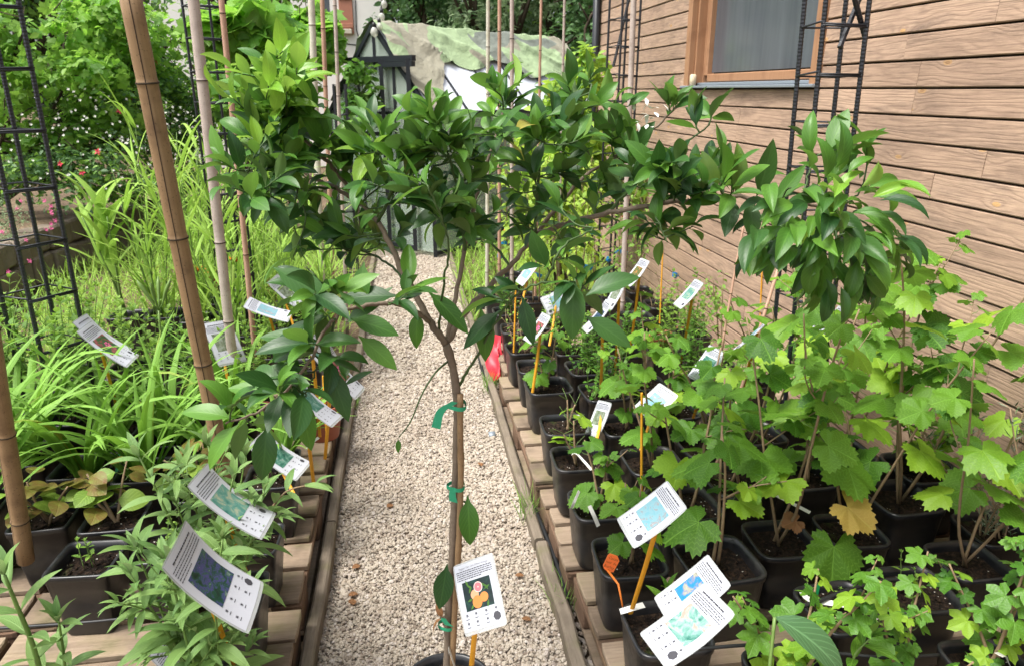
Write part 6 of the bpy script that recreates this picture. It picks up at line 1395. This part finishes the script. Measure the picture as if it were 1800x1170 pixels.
REG = [  # px centre, radii, depth offset, depth spread, sprigs, leaves each, kinds, size, up, droop
 (470, 128, 78, 62, .18, .16, 17, 7, [1, 2, 2, 2], .098, .25, 0),
 (440, 205, 55, 50, .15, .14, 9, 6, [0, 1, 2], .098, .2, 0),
 (510, 230, 80, 60, .18, .14, 13, 7, [0, 0, 1, 2], .100, .15, 0),
 (440, 300, 55, 50, .05, .14, 8, 6, [0, 0, 1], .095, .1, .1),
 (525, 320, 85, 55, .16, .16, 15, 7, [0, 0, 0, 1], .098, .1, .1),
 (600, 395, 70, 55, .20, .15, 11, 6, [0, 0, 0, 1], .095, 0., .1),
 (560, 440, 55, 40, .12, .10, 5, 5, [0, 0], .098, 0., .25),
 (650, 255, 60, 50, .10, .14, 10, 6, [0, 1, 2, 2], .095, .25, 0),
 (660, 330, 70, 55, .10, .16, 12, 6, [0, 0, 1], .095, .1, .1),
 (770, 225, 52, 45, .0, .10, 8, 7, [0, 1, 1], .105, .35, 0),
 (765, 300, 80, 55, .02, .16, 13, 6, [0, 0, 1], .100, .15, .05),
 (745, 385, 85, 45, .0, .16, 10, 6, [0, 0, 0], .098, 0., .15),
 (880, 190, 48, 55, .14, .10, 7, 6, [0, 1, 2], .102, .4, 0),
 (865, 285, 70, 60, .10, .16, 13, 6, [0, 0, 1], .100, .2, .05),
 (850, 385, 75, 50, .12, .18, 11, 6, [0, 0, 0], .095, 0., .1),
 (960, 260, 60, 70, .12, .15, 12, 6, [0, 0, 1], .098, .2, 0),
 (1035, 180, 50, 60, .2, .12, 9, 6, [0, 0, 1], .098, .35, 0),
 (1050, 290, 70, 60, .24, .18, 14, 6, [0, 0, 1], .095, .15, .05),
 (990, 390, 85, 50, .1, .2, 11, 5, [0, 0, 0], .092, 0., .15),
 (1130, 235, 60, 55, .28, .12, 10, 6, [0, 1, 1], .100, .25, 0),
 (1150, 310, 80, 55, .06, .15, 14, 7, [0, 0, 0, 1], .098, .1, .05),
 (1180, 200, 35, 25, .32, .06, 3, 6, [1, 1, 0], .105, .3, 0),
 (1245, 220, 25, 28, .0, .04, 2, 4, [1, 0], .098, .4, 0),
 (1175, 400, 50, 40, -.03, .08, 6, 6, [0, 1, 1], .098, .0, .2),
 (1230, 320, 45, 35, .0, .08, 5, 5, [0, 0, 1], .098, .1, 0),
 (1300, 300, 45, 45, -.03, .08, 5, 5, [0, 1, 1], .10, .15, .1),
 (1335, 420, 35, 30, -.08, .05, 3, 4, [0, 0], .115, -.1, .4),
 (1510, 262, 24, 26, -.02, .05, 2, 5, [1, 1], .11, .4, 0),
 (1565, 450, 22, 45, -.06, .06, 3, 5, [0, 1], .10, -.2, .3),
 (690, 515, 60, 25, -.08, .05, 4, 3, [0, 0], .105, 0, .25),
 (560, 505, 45, 35, -.17, .06, 5, 5, [0, 0, 1], .105, .05, .1),
 (570, 590, 50, 35, -.17, .07, 5, 5, [0, 0, 0], .108, 0., .25),
 (510, 665, 50, 45, -.21, .06, 6, 5, [0, 0, 0], .108, 0., .2),
 (425, 735, 35, 25, -.25, .05, 3, 5, [1, 0], .105, .0, .15),
 (600, 640, 30, 30, -.16, .04, 2, 4, [0, 0], .105, -.1, .4),
 (960, 470, 60, 30, -.14, .08, 3, 4, [0, 0], .100, 0., .1),
 (1020, 520, 40, 40, -.2, .05, 2, 4, [0, 0], .110, -.1, .3),
 (880, 520, 35, 30, -.1, .06, 3, 4, [0, 0], .108, 0., .3)]
for cx, cy, rx, ry, dy, ds, ns, nl, kinds, sz, upl, dr in REG:
    for _ in range(max(2, round(ns*NS))):
        a = rng.uniform(0, 6.28); q = rng.uniform(0, 1)**.5; tip = P(cx+rx*q*math.cos(a), cy+ry*q*math.sin(a), Y=TY+dy+rng.uniform(-ds, ds))
        v = SKA - tip; dist = np.linalg.norm(v, axis=1) + np.where(v[:, 2] > -.0, .06, 0); j = int(np.argmin(dist)); base = SKA[j]
        if np.linalg.norm(tip-base) > .30: tip = base + (tip-base)*.30/np.linalg.norm(tip-base) if np.linalg.norm(tip-base) > .45 else tip
        sprig(tip, base, kinds, sz*LS, nl + int(rng.integers(-1, 2)), 1., upl, dr)
# the big mottled leaves standing on the right branch
for x, y, dx, dy_, s, m in ((1292, 345, .02, 1., .115, 3), (1258, 342, -.35, .9, .10, 3), (1330, 345, .25, 1., .125, 3), (1290, 348, -.2, -.6, .10, 0), (1318, 352, .0, -1., .095, 3), (1275, 345, -.9, -.2, .1, 0), (1345, 352, .5, -.9, .11, 1), (1362, 355, .6, .8, .1, 1)):
    b = P(x, y, Y=TY-.02); citrus_leaf(b-troot, CR*dx + CU*dy_ - CF*.25, -CF*1. + CU*.35 + CR*rng.normal(0, .2), s, m, [TC[2], TC[0]])
# the dense drooping cluster at the right
for (cx, cy, rx, ry, n, kinds) in ((1440, 300, 62, 38, 18, [1, 0, 1, 2]), (1395, 350, 65, 55, 26, [0, 1, 1]), (1345, 410, 40, 40, 12, [0, 0, 1]), (1485, 350, 80, 60, 46, [0, 1, 1, 2]), (1430, 425, 95, 50, 46, [0, 0, 1]), (1525, 420, 70, 50, 40, [0, 1, 1]), (1475, 470, 85, 45, 40, [0, 0, 1])):
    for k in range(int(n*.82)):
        a = rng.uniform(0, 6.28); q = rng.uniform(0, 1)**.5; b = P(cx+rx*q*math.cos(a)*.85, cy+ry*q*math.sin(a)*.8, Y=TY-.06+rng.uniform(-.13, .12))
        o = b - P(1455, 375, Y=TY-.05); dn = .5 if cy > 330 else -.8
        yd = nrm(o)*1.0 + np.array([rng.normal(0, .4), rng.normal(0, .4)-.15, -dn+rng.normal(0, .3)]); zh = np.array([rng.normal(0, .45), -.6, .9]) + nrm(o)*.6
        citrus_leaf(b-troot, yd, zh, rng.uniform(.072, .105), int(rng.choice(kinds)), TCN)
for x, y in ((1390, 330), (1420, 345), (1450, 340), (1480, 345), (1510, 370), (1440, 400), (1470, 410), (1500, 420), (1410, 390), (1530, 400), (1460, 450), (1490, 455)):
    b = P(x, y, Y=TY-.06+rng.uniform(-.06, .06)); j = int(np.argmin(np.linalg.norm(SKA-b, axis=1))); tube(gt, smooth_poly([SKA[j], (SKA[j]+b)/2+[0, 0, .01], b], 5)-troot, [.002]*5, 5)
# single leaves that read clearly in front of the path and on the trunk
for (x, y, dyo, dx, du, s, m, tilt) in ((752, 512, -.03, .75, -.75, .125, 0, .5), (880, 545, -.06, -.55, -.55, .115, 0, .7), (845, 540, -.03, .1, -.9, .12, 1, .6), (735, 545, -.02, -.05, -.8, .085, 1, .3), (700, 520, -.06, -1., -.05, .13, 0, .5), (690, 505, -.04, -.75, -.55, .12, 0, .5),
    (640, 460, -.02, -.05, -.8, .10, 0, .3), (918, 520, -.1, .2, -.9, .105, 0, .5), (1030, 520, -.2, .85, .35, .115, 0, .7), (1028, 555, -.21, .85, -.55, .11, 0, .5), (1010, 490, -.2, -.05, -1., .12, 0, .5), (480, 470, -.17, .85, -.5, .125, 0, .8), (555, 560, -.17, -.8, -.5, .105, 0, .6), (560, 600, -.17, -1., .1, .115, 0, .6), (540, 650, -.2, -1., -.1, .105, 0, .6),
    (575, 640, -.16, .35, -.9, .12, 0, .6), (615, 560, -.15, .8, -.25, .10, 1, .7), (630, 590, -.16, .7, -.6, .10, 0, .5), (500, 690, -.22, -1., .1, .11, 0, .6), (470, 745, -.24, -.1, -1., .11, 0, .4), (410, 735, -.26, -.9, .15, .10, 1, .8), (420, 745, -.26, -.6, -.8, .105, 1, .7), (530, 690, -.15, .15, -1., .12, 0, .3),
    (822, 870, -.01, .05, -1., .125, 1, .25), (786, 990, -.02, -.15, -.9, .115, 0, .6), (700, 770, -.08, 0., -.4, .032, 1, .6)):
    b = P(x, y, Y=TY+dyo); citrus_leaf(b-troot, CR*dx + CU*du, CU*tilt - CF*.8 + CR*rng.normal(0, .15), s, m, [TC[0], TC[2]])
for pts, r0 in (([(788, 634, 0), (765, 655, -.04), (742, 692, -.06), (722, 740, -.07), (701, 768, -.08)], .0026), ([(812, 880, 0), (824, 885, -.01), (825, 905, -.01), (823, 930, -.01)], .0025)):
    q = smooth_poly(c3(pts), 14); tube(gt, q-troot, np.linspace(r0, r0*.5, 14), 5)
gt.build('twigs', M['twig'], ct)
lv.build('leaves', [M['citrus'], M['citrus_mid'], M['citrus_young'], M['citrus_mottled']], ct)
# flower buds near the top right and dry leaf at the trunk
mb = MB(); b = P(1135, 205, Y=TY+.2); 
for k in range(16): inst(mb, T_SIMPLE, [b-troot+rng.normal(0, .018, 3)], rand_dirs(1), [0, 0, 1.], .022)
mb.build('blossom', M['petal_white'], ct)
mb = MB(); b = P(778, 1085, Y=TY-.02); inst(mb, TC[1], [b-troot]*2, [CU*.8-CR*.3, -CU*.6-CR*.5], [-CF, CU], .045); mb.build('dry_leaf', M['dead'], ct)
# pot, cane and ties
ptz = 0.; pm, sm = pot_mesh(.125, .225, .0, .03, .004, .78)
t = empty('tree_pot', troot, 'round black pot holding the citrus tree, at the bottom edge of the path', 'pot'); pm.build('pot_wall', M['pot'], t); sm.build('soil', M['soil'], t)
cane = c3([(795, 1175, -.022), (799, 1080, -.02), (806, 960, -.016), (810, 840, -.014), (809, 760, -.014), (809, 692, -.014)]); b0 = cane[0].copy()
q = smooth_poly(cane, 24); mb = MB(); rad = np.full(24, .0072); rad[[3, 9, 16, 21]] *= 1.15; tube(mb, q-b0, rad, 9); o = mb.build('support_cane', M['bamboo']); o.location = b0; tag(o, 'thin tan bamboo cane tied along the citrus trunk', 'support cane')
GT2 = 'green ties on the citrus trunk'
for (x, y, lb, tail) in ((803, 712, 'uppermost green tie on the citrus trunk, with a long loose tail', ((800, 706), (775, 722), (766, 752))), (801, 853, 'middle green tie on the citrus trunk, halfway down', ((796, 856), (795, 870), (797, 882))), (785, 1096, 'lowest green tie on the citrus trunk, beside the orange photo label', ((779, 1086), (782, 1092), (790, 1100)))):
    c = P(x, y, Y=TY-.008); t = empty('plant_tie', c, lb, 'plant tie', GT2)
    mb = MB(); n = 20; V = []
    for i in range(n):
        a = 2*math.pi*i/n; e = np.array([math.cos(a)*.0215, math.sin(a)*.0215, .003*math.sin(2*a)]); V += [e+[0, 0, -.005], e+[0, 0, .005]]
    mb.add(V, [[[2*i, 2*((i+1) % n), 2*((i+1) % n)+1, 2*i+1] for i in range(n)]]); mb.build('band', M['tie'], t)
    mb = MB(); pts = smooth_poly([P(u, v, Y=TY-.03) for u, v in tail], 10)-c; V = []
    for i, p_ in enumerate(pts): w = .006+.004*i/9; V += [p_-CR*w+CU*.3*w, p_+CR*w-CU*.3*w+CF*.004]
    mb.add(V, [[[2*i, 2*i+1, 2*i+3, 2*i+2] for i in range(9)]]); mb.build('tail', M['tie'], t)
slip([P(790, 1146, Y=TY-.03), P(789, 1138, Y=TY-.035), P(796, 1160, Y=TY-.04), P(804, 1185, Y=TY-.04)], .010, 'white_label', 'slip_label', 'white slip label tied low on the citrus trunk', 'slip label', GW, (1, -.3, 0))

# ================================================================== foreground shoots close to the camera
def fore(pts, r, tpl, sizes, every, mat, label, name, start=.15, el=.5, stem='stem'):
    p = smooth_poly(np.array(pts), 12); t = empty(name, p[0], label, 'young shoot'); mb = MB(); sb = MB(); tube(sb, p-p[0], np.linspace(r, r*.5, 12), 6)
    opposite(mb, sb, p-p[0], tpl, sizes, every, start, el, .1); mb.build('leaves', M[mat], t); sb.build('stem', M[stem], t)
fore([P(90, 1260, Y=1.35), P(60, 1140, Y=1.33), P(28, 1060, Y=1.32), P(8, 1010, Y=1.32)], .006, T_LANCE2, (.125, .09), .06, 'lance', 'grey green shoot with felted leaves in the lower left corner', 'young_shoot', .3)
fore([P(122, 1260, Y=1.38), P(112, 1150, Y=1.37), P(103, 1090, Y=1.36)], .004, T_LANCE2, (.085, .075), .05, 'lance', 'smaller green shoot right of the corner shoot, lower left', 'young_shoot', .3)
fore([P(640, 1300, Y=1.7)*[0, 0, 0]+P(440, 930, Y=1.75), P(470, 900, Y=1.75), P(505, 862, Y=1.76), P(555, 850, Y=1.78)], .0035, T_LANCE, (.10, .075), .045, 'lance', 'reddish narrow-leaved shoot leaning out over the left kerb', 'young_shoot', .2, .5, 'stem_brown')
fore([P(1520, 1230, Y=1.18), P(1500, 1160, Y=1.2), P(1530, 1120, Y=1.2)], .004, T_LANCE2, (.085, .075), .05, 'currant', 'fresh green shoot with long oval leaves, lower right', 'young_shoot', .3)
# the large dark leaf at the bottom right belongs to a plant close to the camera
t = empty('large_leaf_plant', P(1340, 1300, Y=1.12)*[1, 1, 0]+[0, 0, .3], 'large dark veined leaf reaching in from the bottom edge, lower right', 'broad-leaved plant'); o3 = np.array(t.location)
mb = MB(); inst(mb, leaf_tpl(.38, 12, 4, .25, .9, .85, .8, .03, .03), [P(1362, 1084, Y=1.2)-o3], [CR*.75-CU*.55-CF*.15], [CU*.8-CF*.6], .20); mb.build('leaf_blade', leafmat('broad_leaf', (.05, .12, .05), (.07, .16, .06), trans=.15, rough=.33, vein=.7, veinf=9), t)
mb = MB(); tube(mb, smooth_poly([(0, 0, 0), (P(1362, 1084, Y=1.2)-o3)*.6+[0, 0, .02], P(1362, 1084, Y=1.2)-o3], 8), .004, 6); mb.build('stem', M['stem'], t)
# yellowed and hanging currant leaves
for i, (x, y, Y, dx, du, s, m, lb) in enumerate(((1490, 890, 1.72, .6, -.5, .10, 'currant_old', 'yellow and brown withered currant leaf in the right bed'), (1466, 960, 1.72, -.1, -1., .12, 'currant', 'limp green currant leaf hanging over a right bed pot'), (1400, 915, 1.8, -.9, -.2, .05, 'dead', 'dry curled brown leaf beside the white slip in the right bed'))):
    b = P(x, y, Y=Y); mb = MB(); inst(mb, T_CUR[3], [(0, 0, 0)], [CR*dx+CU*du-CF*.2], [CU*.7-CF*.8], s); o = mb.build('hanging_leaf', M[m]); o.location = b; tag(o, lb, 'leaf')

# ================================================================== CAMERA, LIGHT
cam = bpy.data.cameras.new('camera'); co = bpy.data.objects.new('camera', cam); COL.objects.link(co); SC.camera = co
cam.sensor_width = 36; cam.lens = F/1800*36; cam.clip_end = 300; cam.clip_start = .05
co.location = CAM; co.rotation_euler = (R(90)-TH, 0, -PSI)
cam.dof.use_dof = True; cam.dof.focus_distance = 1.75; cam.dof.aperture_fstop = 9.0
SUN_EL, SUN_AZ = R(63), R(-112)      # soft sun behind thin cloud, from the left
w = bpy.data.worlds.new('World'); SC.world = w; w.use_nodes = True; nt = w.node_tree; bg = nt.nodes['Background']
sky = N(nt, 'TexSky'); sky.sky_type = 'NISHITA'; sky.sun_disc = False; sky.sun_elevation = SUN_EL; sky.sun_rotation = SUN_AZ; sky.dust_density = 5.; sky.ozone_density = 1.; sky.air_density = 1.
hs_ = N(nt, 'HueSaturation'); hs_.inputs['Saturation'].default_value = .35; L(nt, sky.outputs[0], hs_.inputs['Color']); L(nt, hs_.outputs[0], bg.inputs[0]); bg.inputs[1].default_value = .12
sl = bpy.data.lights.new('sun', 'SUN'); sl.energy = 2.0; sl.angle = R(22); sl.color = (1., .96, .9); so = bpy.data.objects.new('sun', sl); COL.objects.link(so)
so.rotation_euler = (R(90)-SUN_EL, 0, -SUN_AZ + math.pi*1)
sd = Vector((math.sin(SUN_AZ)*math.cos(SUN_EL), math.cos(SUN_AZ)*math.cos(SUN_EL), math.sin(SUN_EL))); so.rotation_euler = sd.to_track_quat('Z', 'Y').to_euler()
so.location = (-3, 3, 8)
vs = SC.view_settings; vs.view_transform = 'Standard'; vs.look = 'None'; vs.exposure = 1.35; vs.gamma = 1.0
SC.render.engine = 'CYCLES'; cy = SC.cycles
cy.use_denoising = True; cy.max_bounces = 7; cy.diffuse_bounces = 3; cy.glossy_bounces = 3; cy.transmission_bounces = 4; cy.transparent_max_bounces = 8; cy.sample_clamp_indirect = 6; cy.caustics_reflective = False; cy.caustics_refractive = False
SC.render.use_persistent_data = False
